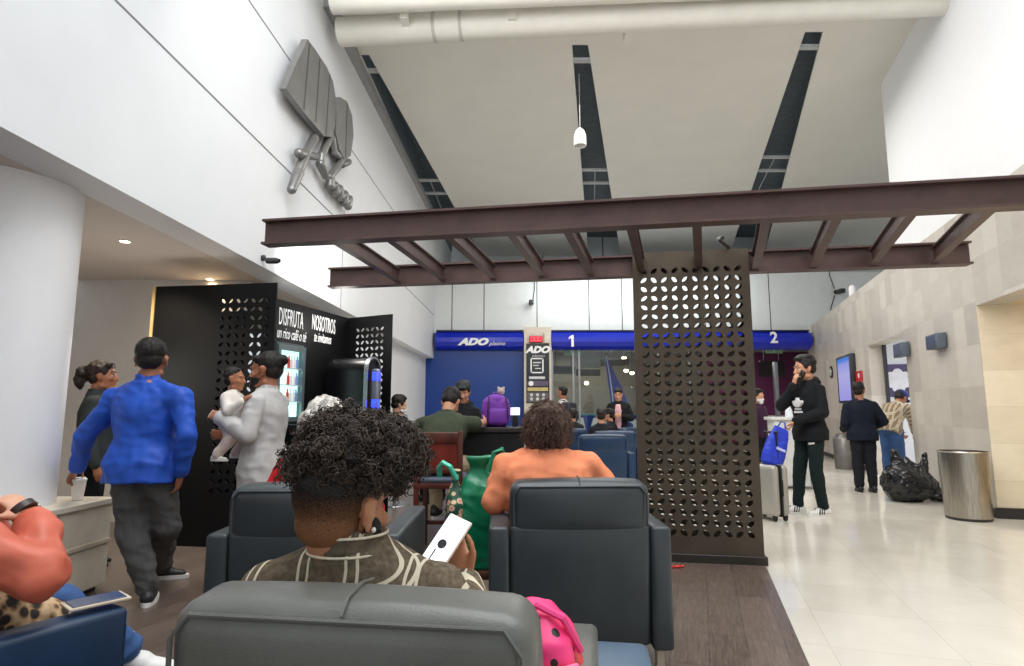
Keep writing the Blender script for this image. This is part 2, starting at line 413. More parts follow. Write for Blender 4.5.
def hair_cap(H, style):
    mb = MB()
    if style == 'short':
        H.ell(mb, (0, -.028, .053), (.080, .094, .080)); H.ell(mb, (0, -.050, .0), (.070, .060, .060)); H.cap(mb, (-.040, .040, .096), (.040, .040, .096), .017)
    elif style == 'thick':
        H.ell(mb, (0, -.028, .062), (.086, .098, .083)); H.ell(mb, (0, -.05, .0), (.074, .062, .066)); H.cap(mb, (-.035, .048, .108), (.045, .044, .110), .022); H.ell(mb, (.02, .0, .115), (.05, .06, .035)); H.ell(mb, (-.03, -.03, .11), (.05, .06, .035))
        for x in (-1, 1): H.ell(mb, (x*.07, -.0, .03), (.016, .04, .035))
    elif style == 'bun':
        H.ell(mb, (0, -.030, .050), (.082, .097, .084)); H.ell(mb, (0, -.05, -.005), (.072, .058, .06)); H.ell(mb, (0, -.122, .062), (.034, .032, .034)); H.cap(mb, (-.055, .04, .085), (.055, .04, .085), .024)
    elif style == 'bob':
        H.ell(mb, (0, -.025, .040), (.100, .112, .092)); H.cap(mb, (-.075, -.03, .0), (-.08, -.03, -.085), .055, .05); H.cap(mb, (.075, -.03, .0), (.08, -.03, -.085), .055, .05)
        H.cap(mb, (-.05, -.07, .0), (-.05, -.07, -.1), .07, .055); H.cap(mb, (.05, -.07, .0), (.05, -.07, -.1), .07, .055)
    elif style == 'long':
        H.ell(mb, (0, -.025, .040), (.086, .102, .088)); H.cap(mb, (-.055, -.05, .0), (-.06, -.05, -.17), .052, .04); H.cap(mb, (.055, -.05, .0), (.06, -.05, -.17), .052, .04); H.cap(mb, (0, -.075, .0), (0, -.075, -.18), .055, .045)
    elif style == 'tail':
        H.ell(mb, (0, -.028, .050), (.086, .100, .086)); H.ell(mb, (0, -.05, -.0), (.074, .06, .062)); H.ell(mb, (0, -.14, .035), (.06, .055, .055)); H.ell(mb, (0, -.155, -.03), (.045, .045, .07)); H.cap(mb, (-.05, .05, .09), (.05, .05, .09), .026)
    elif style == 'tuft':
        H.ell(mb, (0, -.016, .048), (.078, .097, .080))
    return mb
def strands(a=.004, f=60.):
    def d(p, n):
        return a*(noise.noise(V((p.x*f, p.y*f, p.z*f*.35)))+.7*noise.noise(p*f*.45)+.8*abs(noise.noise(p*f*.8)))
    return d
def curls(mb, H, n, cen, rad, test, lump=0., ln=(.03, .055), cr=(.005, .010), tr=.0022, drop=.3, seed=1, ns=15, sides=4):
    rnd = random.Random(seed); done = 0
    while done < n:
        d = V((rnd.gauss(0, 1), rnd.gauss(0, 1), rnd.gauss(0, 1))).normalized()
        if not test(d): continue
        done += 1
        lf = 1+lump*noise.noise(d*3.1+V((seed, 2, 5)))+lump*.6*noise.noise(d*6.5)
        b = V(cen)+V((d.x*rad[0], d.y*rad[1], d.z*rad[2]))*(lf*rnd.uniform(.86, 1.))
        g = (d+V((rnd.uniform(-.7, .7), rnd.uniform(-.7, .7), rnd.uniform(-.7, .7)))).normalized()
        a = g.orthogonal().normalized(); c = g.cross(a); L = rnd.uniform(*ln); r = rnd.uniform(*cr); tw = rnd.uniform(1.6, 3.0)*rnd.choice((-1, 1)); ph = rnd.uniform(0, 6.28)
        pts = []
        for i in range(ns):
            t = i/(ns-1); rr = r*min(1, t*3+.2)
            p = b+g*(L*t)+a*(rr*math.cos(ph+tw*2*PI*t))+c*(rr*math.sin(ph+tw*2*PI*t))+V((0, 0, -drop*L*t*t))
            pts.append(H.p(p.x, p.y, p.z))
        mb.tube(pts, tr*H.k, sides, tr*.6*H.k)
def person(label, loc, yaw, J, sk, hair=None, hstyle='short', top=None, bottom=None, shoes=None, head=(0, 0, 0), vox=.009, hands=None, sleeve=1.,
           tdef=.014, bdef=.016, hem=.10, belly=0., collar=False, hood=False, name='person', cat='person', group=None, hk=1.08, eyes=False, mask=None, ex=0., brow=None, hdisp=None, gvox=None, legs_on=True, neckfix=None, cuff=None, wrinkle=.007):
    root = thing(name, label, cat, loc, R(yaw), group); k = J['k']
    H = Head(J['head'], head_frame(*head), k*hk if isinstance(hk, float) else k)
    mb = MB(); torso(mb, J); limbs(mb, J, True, True)
    mb.cap(J['nb']-V((0, 0, .03)), H.p(0, -.022, -.05), .060*k*(1+(J['w']-1)*.4), .054*k); H.solids(mb)
    hands = hands or {}
    for s in ('_l', '_r'):
        h = hands.get(s, {}); wr = J['wr'+s]; el = J['el'+s]; d = V(h.get('dir', (wr-el))); inw = V((1 if s == '_l' else -1, .15, 0))
        hand(mb, wr+d.normalized()*.012, d, h.get('palm', inw), k, h.get('curl', 26.), 1 if s == '_r' else -1)
        t = toe_dir(J, s); a = J['an'+s]; up = V(J.get('footup'+s, (0, 0, 1))); mb.cap(a-t*.03*k-up*.04*k, a+t*.12*k-up*.055*k, .032*k, .026*k)
    b = soft(mb, 'body', sk, root, vox, 2)
    gv = gvox or vox*1.15
    if bottom:
        mb = MB(); pel = J['pel']; ax = (J['chest']-pel).normalized(); rh = (J['hip_r']-J['hip_l']).normalized(); f = ax.cross(rh).normalized()
        w = J['w']
        rg = [[pel+ax*z*k+rh*((rx*w*k+bdef*.6)*math.cos(q))+f*((ry*k*(1+(w-1)*.9)+bdef*.6)*math.sin(q)) for q in [2*PI*i/20 for i in range(20)]] for z, rx, ry in ((-.11, .13, .10), (-.05, .158, .118), (.0, .163, .118), (.07, .152, .112))]
        mb.loft(rg); g = 1+(w-1)*.7
        for s in ('_l', '_r'):
            h, kn, an = J['hip'+s], J['kn'+s], J['an'+s]; e = lerp(kn, an, .93)
            mb.cap(h, kn, .084*k*g+bdef, .060*k*g+bdef); mb.cap(kn, e, .060*k*g+bdef, .043*k+bdef*1.2); mb.cap(lerp(kn, an, .12), lerp(kn, an, .5), .052*k*g+bdef, .048*k+bdef)
        soft(mb, 'trousers', bottom, root, gv, 2, folds(wrinkle*1.1, 10.))
    if top:
        mb = MB(); torso(mb, J, tdef, hem, belly=belly, nk=.004); g = 1+(J['w']-1)*.7
        for s in ('_l', '_r'):
            sh, el, wr = J['sh'+s], J['el'+s], J['wr'+s]
            mb.cap(lerp(sh, J['chest'], .35), sh, .060*k*g+tdef, .047*k*g+tdef); mb.cap(J['nb']-V((0, 0, .014*k)), sh, .045*k+tdef*.8, .045*k*g+tdef*.8); mb.cap(J['nb']-V((0, 0, .06*k)), lerp(sh, J['chest'], .3), .06*k+tdef*.6, .06*k*g+tdef*.6)
            if sleeve >= .5:
                mb.cap(sh, el, .047*k*g+tdef, .041*k*g+tdef); e = lerp(el, wr, (sleeve-.5)*2*.97); mb.cap(el, e, .042*k*g+tdef, .031*k*g+tdef*.8)
                if cuff: mb.cap(lerp(el, wr, .86), lerp(el, wr, .97), .035*k+tdef, .033*k+tdef)
            else: mb.cap(sh, lerp(sh, el, sleeve*2), .047*k*g+tdef, .046*k*g+tdef*1.2)
        if collar:
            n = J['nb']; ax = (J['head']-n).normalized()
            for i in range(14):
                a = 2*PI*i/14; c = n+V((math.cos(a)*.062*k, math.sin(a)*.058*k-.004, 0)); mb.cap(c, c+V((math.cos(a)*.004, math.sin(a)*.004, .045*k)), .013, .010, n=8, h=2)
        if hood:
            n = J['nb']; mb.ell(n+V((0, -.075*k, .0)), (.10*k, .055*k, .06*k)); mb.cap(n+V((-.08*k, -.03, .01)), n+V((0, -.1*k, .03)), .04, .045); mb.cap(n+V((.08*k, -.03, .01)), n+V((0, -.1*k, .03)), .04, .045)
            mb.cap(n+V((-.07*k, .02, .0)), n+V((-.03*k, .07, -.03)), .03, .02); mb.cap(n+V((.07*k, .02, .0)), n+V((.03*k, .07, -.03)), .03, .02)
        soft(mb, name_top(top), top[0], root, gv, 2, folds(wrinkle, 9.))
    if hair:
        m2 = hair_cap(H, hstyle)
        if m2.v: soft(m2, 'hair', hair, root, max(.006, gv*.8), 2, hdisp or strands())
    if shoes:
        for s in ('_l', '_r'): shoe(root, J, s, shoes[0], shoes[1], max(.007, vox), shoes[2] if len(shoes) > 2 else None)
    if eyes:
        for x in (-1, 1):
            mb = MB(); H.ell(mb, (x*.032, .0725, .004), (.0125, .0105, .0062), n=10, m=6); e = mb.build('eye', M((225, 220, 212), .3, vary=0), root)
            mb = MB(); H.ell(mb, (x*.032, .0800, .004), (.0062, .0045, .0058), n=8, m=5); mb.build('iris', M((32, 20, 14), .2, vary=0), e)
    if brow:
        mb = MB()
        for x in (-1, 1): H.cap(mb, (x*.016, .089, .036), (x*.052, .074, .040), .0055, .004)
        mb.build('eyebrows', brow, root)
    if mask:
        mb = MB(); H.ell(mb, (0, .045, -.055), (.060, .062, .046)); H.cap(mb, (0, .1, -.02), (0, .112, -.04), .012, .016); H.cap(mb, (0, .085, -.09), (0, .06, -.11), .03, .03)
        o = soft(mb, 'face_mask', mask, root, .006, 2)
        mb = MB()
        for x in (-1, 1):
            mb.tube([H.p(x*.058, .06, -.035), H.p(x*.074, .02, -.02), H.p(x*.082, -.02, .0), H.p(x*.084, -.03, .02)], .002, 5); mb.tube([H.p(x*.055, .055, -.07), H.p(x*.072, .015, -.055), H.p(x*.082, -.024, -.03)], .002, 5)
        mb.build('ear_loops', mask, o)
    root_H[root.name] = H
    return root, H
root_H = {}
def name_top(t): return t[1]
# ------------------------------------------------------------------ the hall
# left wall line and right wall line on plan
LP0 = V((-2.78, 0, 0)); LD = V((.030, 1, 0)).normalized(); LN = V((LD.y, -LD.x, 0))
RD = V((2.98, 9.43, 0)).normalized(); RP0 = V((5.55, 7.0, 0))-RD*.07; RN = V((-RD.y, RD.x, 0))
def LW(px, py): return onp(px, py, LP0, LN)
def RW(px, py):
    p = onp(px, py, RP0, RN); return (p-RP0).dot(RD), p.z
def rw(s, z, d=0.): return RP0+RD*s+V((0, 0, z))+RN*d
SOFF = 2.7; CEIL = 6.8
def tile_mat():
    t = NT('polished_cream_tile'); o = t.obj(); m = t.mapping(o, (1, 1, 1), (0, 0, R(17.5)))
    b = t.n('ShaderNodeTexBrick', offset=0., squash=1.); t.l(m, b.inputs['Vector'])
    b.inputs['Scale'].default_value = 1.; b.inputs['Brick Width'].default_value = .6; b.inputs['Row Height'].default_value = .6; b.inputs['Mortar Size'].default_value = .002
    b.inputs['Color1'].default_value = lin((226, 221, 208)); b.inputs['Color2'].default_value = lin((216, 210, 196)); b.inputs['Mortar'].default_value = lin((186, 178, 164))
    n = t.noise(o, 2.2, 6, .65, .6); c = t.mix(.35, b.outputs['Color'], t.ramp(n, [(.3, lin((206, 199, 184))), (.7, lin((234, 229, 217)))]))
    t.col(c); t.l(t.ramp(t.noise(o, 5, 3), [(.3, (.07,)*3+(1,)), (.8, (.2,)*3+(1,))]), t.b.inputs['Roughness']); t.set(spec=.5)
    return t.m
def wood_mat():
    t = NT('dark_wood_floor'); o = t.obj(); m = t.mapping(o, (1, 1, 1), (0, 0, R(-72.5)))
    b = t.n('ShaderNodeTexBrick', offset=.37); t.l(m, b.inputs['Vector']); b.inputs['Scale'].default_value = 1.
    b.inputs['Brick Width'].default_value = 1.2; b.inputs['Row Height'].default_value = .19; b.inputs['Mortar Size'].default_value = .003
    b.inputs['Color1'].default_value = lin((122, 107, 97)); b.inputs['Color2'].default_value = lin((76, 65, 58)); b.inputs['Mortar'].default_value = lin((30, 26, 24))
    g = t.noise(t.mapping(m, (2, 26, 1)), 3.2, 7, .7, .8)
    c = t.mix(.6, b.outputs['Color'], t.ramp(g, [(.28, lin((48, 41, 37))), (.46, lin((92, 79, 71))), (.60, lin((120, 105, 95))), (.78, lin((172, 156, 142)))]), 'MIX')
    t.col(c); t.l(t.ramp(g, [(.2, (.25,)*3+(1,)), (.9, (.42,)*3+(1,))]), t.b.inputs['Roughness']); t.bump(g, .12, .003); return t.m
def stone_mat(c1, c2, mort, bw=.32, rh=.46):
    t = NT('stone_slabs'); o = t.obj(); s = t.n('ShaderNodeSeparateXYZ'); t.l(o, s.inputs[0]); cb = t.n('ShaderNodeCombineXYZ'); t.l(s.outputs[0], cb.inputs[0]); t.l(s.outputs[2], cb.inputs[1])
    b = t.n('ShaderNodeTexBrick', offset=.0); t.l(cb.outputs[0], b.inputs['Vector']); b.inputs['Scale'].default_value = 1.; b.inputs['Bias'].default_value = -.15
    b.inputs['Brick Width'].default_value = bw; b.inputs['Row Height'].default_value = rh; b.inputs['Mortar Size'].default_value = .0018
    b.inputs['Color1'].default_value = lin(c1); b.inputs['Color2'].default_value = lin(c2); b.inputs['Mortar'].default_value = lin(mort)
    n = t.noise(t.mapping(o, (1, 1, 2.2)), 3.0, 8, .68, .5); c = t.mix(.3, b.outputs['Color'], t.ramp(n, [(.3, lin(tuple(x-26 for x in c1))), (.7, lin(tuple(min(255, x+14) for x in c1)))]))
    t.col(c); t.set(.38); t.bump(n, .06, .004); return t.m
WHITE = M((216, 218, 220), .55, vary=.015, scale=1.5)
WARMWHITE = M((222, 219, 211), .6, vary=.02, scale=1.2)
GROOVE = M((62, 62, 66), .8, vary=0); GROOVEL = M((120, 121, 124), .8, vary=0)
TILE = tile_mat(); WOOD = wood_mat()
STONE = stone_mat((208, 201, 190), (172, 164, 152), (168, 162, 152), .34, .50)
CREAM = stone_mat((232, 220, 196), (206, 188, 160), (190, 174, 148), .7, .42)
BLACK = M((14, 15, 18), .38, vary=.1); BLACKM = M((20, 20, 23), .5, .3, .1)
DARKBASE = M((34, 31, 30), .4)
BROWN = M((88, 68, 64), .42, .35, .12, 5.)
STEEL = None
# floors
mb = MB(); mb.span((-9, -3, -.2), (19, 26, 0)); struct(mb, 'floor', TILE)
mb = MB()
a, b = V((1.43, 3.02, 0)), V((2.07, 5.07, 0)); d = (b-a)
poly = [(x, y) for x, y in ((-5.6, -2.2), ((a-d*2.55).x, (a-d*2.55).y), ((b+d*.35).x, (b+d*.35).y), (-.9, 8.4), (-1.1, 12.), (-5.6, 12.))]
mb.prism(poly, Matrix.Identity(4), .0005, .004); struct(mb, 'floor_lounge', WOOD)
# left wall: a high white wall over a soffit, panelled with shadow gaps
def lw(s, z, d=0.): return LP0+LD*s+V((0, 0, z))+LN*d
def slab(mb, f, s0, s1, z0, z1, d0, d1):
    p = [f(s, z, d) for d in (d0, d1) for z in (z0, z1) for s in (s0, s1)]
    mb.add(p, [(0, 1, 3, 2), (4, 6, 7, 5), (0, 4, 5, 1), (2, 3, 7, 6), (0, 2, 6, 4), (1, 5, 7, 3)])
mb = MB(); slab(mb, lw, -2, 20.5, SOFF, CEIL+1.2, -.3, 0)
mb.cur = 1
g1 = [LW(119, 0), LW(333, 217)]; g2 = [LW(250, 0), LW(392, 210)]
for g in (g1, g2):
    z = (g[0].z+g[1].z)/2; slab(mb, lw, -2, 17, z-.009, z+.009, 0, .0025)
slab(mb, lw, 8.55, 8.57, SOFF, 4.2, 0, .0025)
struct(mb, 'wall_left', [WHITE, GROOVEL])
zg = (g1[0].z+g1[1].z)/2
mb = MB(); slab(mb, lw, -2, 17, SOFF, SOFF+.12, -2.4, -.3); struct(mb, 'ceiling_soffit', M((204, 195, 187), .7, vary=.02, scale=2.))
mb = MB()
mb.span((-5.5, 6.65, 0), (-3.05, 6.8, SOFF)); mb.span((-5.7, -2, 0), (-5.5, 12, SOFF)); struct(mb, 'wall_under_soffit', M((205, 202, 198), .6, vary=.02))
mb = MB(); slab(mb, lw, 9.3, 17, 0, SOFF, -.36, -.22); struct(mb, 'wall_left_lower', WHITE)
# round column under the soffit
CX, CY, CR = -3.38, 3.78, .434
mb = MB(); mb.lathe((CX, CY, 0), [(CR, 0), (CR, SOFF)], 64); struct(mb, 'column_left', M((232, 232, 233), .5, vary=.01), True)
# back wall over the ticket counters
mb = MB(); mb.span((-2.7, 17, 3.44), (12, 17.2, 5.25)); mb.cur = 1
for px in (452, 484, 537, 589, 622, 671, 705, 770):
    p = at(px, 310, 17); mb.span((p.x-.012, 16.996, 3.44), (p.x+.012, 17.0, 5.25))
struct(mb, 'wall_back', [M((214, 218, 218), .4, vary=.02), GROOVE])
mb = MB(); mb.span((-3, 21, 0), (18, 21.2, 8)); mb.cur = 1
for x in (-1.2, 1.1, 3.3, 5.4, 7.6, 9.8): mb.span((x, 20.99, 3), (x+.04, 21, 8))
mb.span((-2, 20.98, 6.0), (11, 21, 6.12))
struct(mb, 'wall_back_upper', [M((196, 202, 204), .6, vary=.03), M((66, 72, 80), .6)])
# ceiling: broad plaster panels, wedge-shaped dark slots fanning out between them
def ce(px, py): return gz(px, py, CEIL)
sl = [[ce(357, 55), ce(369, 55), ce(456, 210), ce(430, 210)], [ce(572, 45), ce(588, 45), ce(612, 200), ce(584, 200)], [ce(805, 32), ce(823, 32), ce(782, 188), ce(752, 188)]]
def ext(q, y): # the slot's two long edges carried to depth y
    f = lambda a, b: a+(b-a)*((y-a.y)/(b.y-a.y))
    return f(q[0], q[3]), f(q[1], q[2])
Y0, Y1 = 6.0, 21.2
mb = MB()
def panel(mb, l0, l1, r0, r1):
    p = [V(l0), V(r0), V(r1), V(l1)]; up = V((0, 0, .05)); mb.add(p+[q+up for q in p], [(0, 1, 2, 3), (7, 6, 5, 4), (0, 4, 5, 1), (1, 5, 6, 2), (2, 6, 7, 3), (3, 7, 4, 0)])
edges = []
for q in sl: edges.append((q[0], q[1], ext(q, Y1)))
panel(mb, (-2.75, Y0, CEIL), (-2.75, Y1, CEIL), (edges[0][0].x-.0, Y0, CEIL), (edges[0][2][0].x, Y1, CEIL))
for i, j in ((0, 1), (1, 2)):
    panel(mb, (edges[i][1].x, edges[i][1].y, CEIL), edges[i][2][1], (edges[j][0].x, edges[j][0].y, CEIL), edges[j][2][0])
panel(mb, (edges[2][1].x, edges[2][1].y, CEIL), edges[2][2][1], (14, edges[2][1].y, CEIL), (20, Y1, CEIL))
ys = min(e[0].y for e in edges)
def quad(a, b, c, d):
    p = [V((q[0], q[1], CEIL)) for q in (a, b, c, d)]; up = V((0, 0, .05)); mb.add(p+[q+up for q in p], [(0, 1, 2, 3), (7, 6, 5, 4), (0, 4, 5, 1), (1, 5, 6, 2), (2, 6, 7, 3), (3, 7, 4, 0)])
for i, q in enumerate(sl):
    quad((q[0].x, Y0), (q[1].x, Y0), (q[1].x, q[1].y), (q[0].x, q[0].y))
    nx = sl[i+1][0] if i < 2 else V((14, q[1].y, 0))
    quad((q[1].x, Y0), (nx.x, Y0), (nx.x, nx.y), (q[1].x, q[1].y))
struct(mb, 'ceiling', WARMWHITE)
mb = MB(); mb.span((-2.8, 6.0, CEIL+.7), (20, Y1, CEIL+.8)); slab(mb, lw, 6.0, 20.5, CEIL+.0, CEIL+.7, .0, .02); struct(mb, 'ceiling_void', M((104, 116, 124), .8, vary=.1))  # dark liner added on the lit wall so the left slot stays dark
mb = MB()
for q in sl:
    for t in (.07, .72, .84):
        a = q[0]+(q[3]-q[0])*t; b = q[1]+(q[2]-q[1])*t; mb.span((a.x-.05, a.y-.04, CEIL+.02), (b.x+.05, a.y+.04, CEIL+.07))
    a = (q[0]*.25+q[3]*.75)*.5+(q[1]*.25+q[2]*.75)*.5; mb.cyl((a.x, a.y, CEIL+.1), (a.x+(q[3].x-q[0].x)*.25, a.y+1.9, CEIL+.1), .012, n=6)
struct(mb, 'trim_1', M((176, 178, 178), .5))
p0, p1 = LW(352, 60), LW(424, 212)
mb = MB(); mb.add([], []); slab(mb, lw, p0.y-1.3, 17, CEIL-.16, CEIL, 0, .10); struct(mb, 'trim_2', M((150, 150, 150), .5))
# white roof tubes crossing in front of the ceiling
def roof_tube(a, b, r, z):
    mb = MB(); mb.cyl((a.x, a.y, z), (b.x, b.y, z), r, n=28); return mb
t0, t1 = gz(345, 32, 6.45), gz(900, 2, 6.45); dd = (t1-t0)
tp = M((226, 223, 214), .45, vary=.03, scale=3)
o = roof_tube(t0-dd*.01, t1+dd*.12, .19, 6.45).build('roof_beam', tp); tag(o, 'lower of two thick white roof tubes crossing under the ceiling', 'beam')
mb = MB()
for t in (.17, .22): mb.cyl(t0+dd*t, t0+dd*(t+.006), .196, n=28)
mb.build('joint_ring', M((188, 184, 176), .5), o)
u0, u1 = gz(332, 3, 6.5), gz(760, -14, 6.5); du = u1-u0
o2 = roof_tube(u0, u1+du*.6, .14, 6.5).build('roof_beam', tp); tag(o2, 'upper white roof tube at the very top, with bracket plates below', 'beam')
for px in (404, 512, 634):
    a = gz(px, 8, 6.5); mb = MB(); mb.box((a.x, a.y+.28, 6.44), (.10, .55, .16)); mb.build('bracket', tp, o2, False)
# right wall: stone slabs to 3.65 m, white wall above
sd1, _ = RW(910, 400); sd0, _ = RW(872, 400); ztop = (RW(880, 341)[1]); s_far, _ = RW(893, 240)
s1d, s2d = sd1, sd0
ST = 3.66; SEND = 11.3
stone = MB()
def lx(mb, s0, s1, z0, z1, d0, d1): mb.span((s0, d0, z0), (s1, d1, z1))
lx(stone, 0, s1d, 0, ST, -.3, 0); lx(stone, s1d, s2d, ztop, ST, -.3, 0); lx(stone, s2d, SEND, 0, ST, -.3, 0); lx(stone, -6, 0, 2.45, ST, -.3, 0)
RZ = math.atan2(RD.y, RD.x)
def rstruct(mb, name, mat, smooth=False): return struct(mb, name, mat, smooth, RP0, RZ)
rstruct(stone, 'wall_right', STONE)
mb = MB(); lx(mb, -9, s_far, ST, CEIL+1.6, -.35, -.02); rstruct(mb, 'wall_right_upper', M((236, 237, 239), .55, vary=.008))
mb = MB(); lx(mb, -.02, -.001, 0, 2.45, -2.2, -.002); rstruct(mb, 'wall_recess', CREAM)
o = bpy.data.objects['wall_recess']; 
mb = MB(); lx(mb, -3.5, 0, 2.45, 2.55, -2.2, -.3); lx(mb, -3.5, 0, 0, 2.6, -2.35, -2.2); rstruct(mb, 'wall_recess_back', M((222, 200, 160), .6))
mb = MB(); lx(mb, .0, s1d, 0, .10, 0, .016); lx(mb, s2d, SEND, 0, .10, 0, .016); lx(mb, -.04, -.02, 0, .12, -2.2, .02); rstruct(mb, 'baseboard_right', DARKBASE)
# room seen through the doorway in the right wall
mb = MB()
lx(mb, s1d-1.6, s1d-1.5, 0, 3.2, -3.6, -.3); lx(mb, s2d+2.4, s2d+2.5, 0, 3.2, -3.6, -.3); lx(mb, s1d-1.6, s2d+2.5, 0, 3.2, -3.7, -3.6); lx(mb, s1d-1.6, s2d+2.5, 3.0, 3.2, -3.6, -.3)
rstruct(mb, 'wall_side_room', M((232, 234, 240), .5, vary=.01))
mb = MB(); lx(mb, s2d-.05, s2d-.002, 0, ztop, -.3, -.24); rstruct(mb, 'door_1', M((58, 60, 64), .4, .4))
# ------------------------------------------------------------------ pergola and perforated screens
PF0, PF1 = gz(265, 246, 2.4), gz(1024, 208, 2.4); PF1 = PF1+(PF1-PF0)*.17
PB0, PB1 = gz(330, 288, 2.4), gz(970, 265, 2.4)
pg = thing('pergola', 'brown steel pergola of two long beams with slanting cross bars over the lounge', 'pergola', ((PF0+PB1)/2).to_tuple()[:2]+(0,))
pgl = V(pg.location)
def ibeam(name, a, b, h, w, mat, parent, org, ft=.016):
    a, b = V(a)-org, V(b)-org; ax = (b-a).normalized(); sd = ax.cross(V((0, 0, 1))).normalized(); mb = MB()
    prof = [(-w/2, 0), (w/2, 0), (w/2, ft), (.008, ft), (.008, h-ft), (w/2, h-ft), (w/2, h), (-w/2, h), (-w/2, h-ft), (-.008, h-ft), (-.008, ft), (-w/2, ft)]
    mb.loft([[p+sd*x+V((0, 0, z)) for x, z in prof] for p in (a, b)]); return mb.build(name, mat, parent, False)
ibeam('front_beam', PF0, PF1, .185, .11, BROWN, pg, pgl); ibeam('rear_beam', PB0, PB1, .19, .11, BROWN, pg, pgl)
def onl(px, a, b):
    d = (b-a); n = V((-d.y, d.x, 0)); p = onp(px, 300, a, n); p.z = 2.4; return p
for x0, x1 in ((328, 400), (383, 445), (443, 495), (508, 543), (566, 592), (632, 643), (700, 700), (772, 757), (846, 815), (924, 875), (1007, 937)):
    p, q = onl(x0, PF0, PF1), onl(x1, PB0, PB1); d = (q-p).normalized(); ibeam('cross_bar', p+d*.06+V((0, 0, .02)), q-d*.06+V((0, 0, .02)), .12, .06, BROWN, pg, pgl, .01)
mb = MB(); p, q = onl(700, PF0, PF1)-pgl, onl(728, PB0, PB1)-pgl
mb.tube([onl(700, PB0, PB1)-pgl+V((.02, -.55, .17)), onl(700, PB0, PB1)-pgl+V((.06, -.35, .22)), q+V((-.03, -.15, .20)), q+V((0, -.05, .10))], .016, 8); mb.build('conduit', M((52, 46, 44), .5), pg)
# standing screen under the rear beam
S0, S1 = gz(674, 556, 0.), gz(761, 558, 0.); pd = (PB1-PB0).normalized()
s0 = onl(636, PB0, PB1); wS = .80; sx = pd; s0 = s0+V((0, 0, -2.4)); s0 = gz(641, 555, 0.); s0 = V((s0.x*.965, s0.y*.965, 0))
SCRM = M((76, 66, 54), .45, .35, .12, 4.)
scr = thing('perforated_screen', 'tall dark bronze metal screen with leaf shaped holes under the pergola', 'screen', s0, math.atan2(pd.y, pd.x))
nc, nr, cu = 10, 28, .0865; cw = nc*cu; x0 = .045; z0 = .19; ZT = 2.58; cvv = (ZT-z0-.13)/nr
mp = lambda d: plane_m((x0, d, z0+(.026 if d else 0)), (1, 0, 0), (0, 0, 1))
for nm, d in (('front_sheet', 0.), ('rear_sheet', .10)):
    mb = MB(); leaf_sheet(mb, mp(d), nc, nr, cu, cvv, .004, lw=.36, ll=.80)
    W = cw+2*x0; zo = .026 if d else 0
    for (xa, xb, za, zb) in ((0, W, 0.06, z0+zo), (0, W, z0+zo+nr*cvv, ZT), (0, x0, z0+zo, z0+zo+nr*cvv), (x0+cw, W, z0+zo, z0+zo+nr*cvv)): mb.span((xa, d-.004, za), (xb, d, zb))
    mb.build(nm, SCRM, scr, False)
mb = MB(); mb.span((-.004, -.002, .06), (0, .10, ZT)); mb.span((W, -.002, .06), (W+.004, .10, ZT)); mb.build('edge_frame', SCRM, scr, False)
mb = MB(); mb.rbox((W/2, .048, .035), (W+.05, .15, .068), .004, 1); mb.build('plinth', M((40, 34, 30), .45), scr, False)
# coffee kiosk
KL, KR = gz(158, 287, 2.4), gz(278, 283, 2.4); KL.z = KR.z = 0
T0, T1, T2 = V((-2.66, 5.80, 0)), V((-2.13, 7.62, 0)), gz(393, 314, 2.41); T2.z = 0
ks = thing('coffee_kiosk', 'black coffee kiosk with perforated side panels and white lettering', 'kiosk', (KL+T2)/2); ko = V(ks.location)
KB = M((10, 11, 13), .6, .0, .15, 3., 0., 120., .2)
kd = (KR-KL).normalized(); kn = V((-kd.y, kd.x, 0)); Wk = (KR-KL).length; cw = .076; ncol = 7; xs = Wk-.04-ncol*cw; nrow = 22; zb = 2.4-.12-nrow*.083
mb = MB(); leaf_sheet(mb, plane_m(KL-ko+kd*xs+V((0, 0, zb)), kd, (0, 0, 1)), ncol, nrow, cw, .083, .02)
def kbox(mb, o, d, n, xa, xb, za, zc, da, db):
    p = [o+d*x+n*y+V((0, 0, z)) for y in (da, db) for z in (za, zc) for x in (xa, xb)]; mb.add(p, [(0, 1, 3, 2), (4, 6, 7, 5), (0, 4, 5, 1), (2, 3, 7, 6), (0, 2, 6, 4), (1, 5, 7, 3)])
for (xa, xb, za, zc) in ((0, xs, 0, 2.4), (xs, Wk, 0, zb), (xs, Wk, zb+nrow*.083, 2.4), (xs+ncol*cw, Wk, zb, zb+nrow*.083)): kbox(mb, KL-ko, kd, kn, xa, xb, za, zc, -.02, .0)
mb.build('side_panel', KB, ks, False)
mb = MB(); kbox(mb, KL-ko, kd, kn, -.03, 0, 0, 2.4, -.03, .2); mb.build('corner_trim', M((206, 178, 120), .4, .2), ks, False)
td = (T1-T0).normalized(); tn = V((td.y, -td.x, 0)); Lt = (T1-T0).length
mb = MB(); kbox(mb, T0-ko, td, tn, .38, Lt, 0, 2.41, -.06, 0); sw = mb.build('sign_wall', KB, ks, False)
def tp_(px, py): return onp(px, py, T0, tn)
WHT = M((238, 238, 238), .5, vary=0, spec=.3)
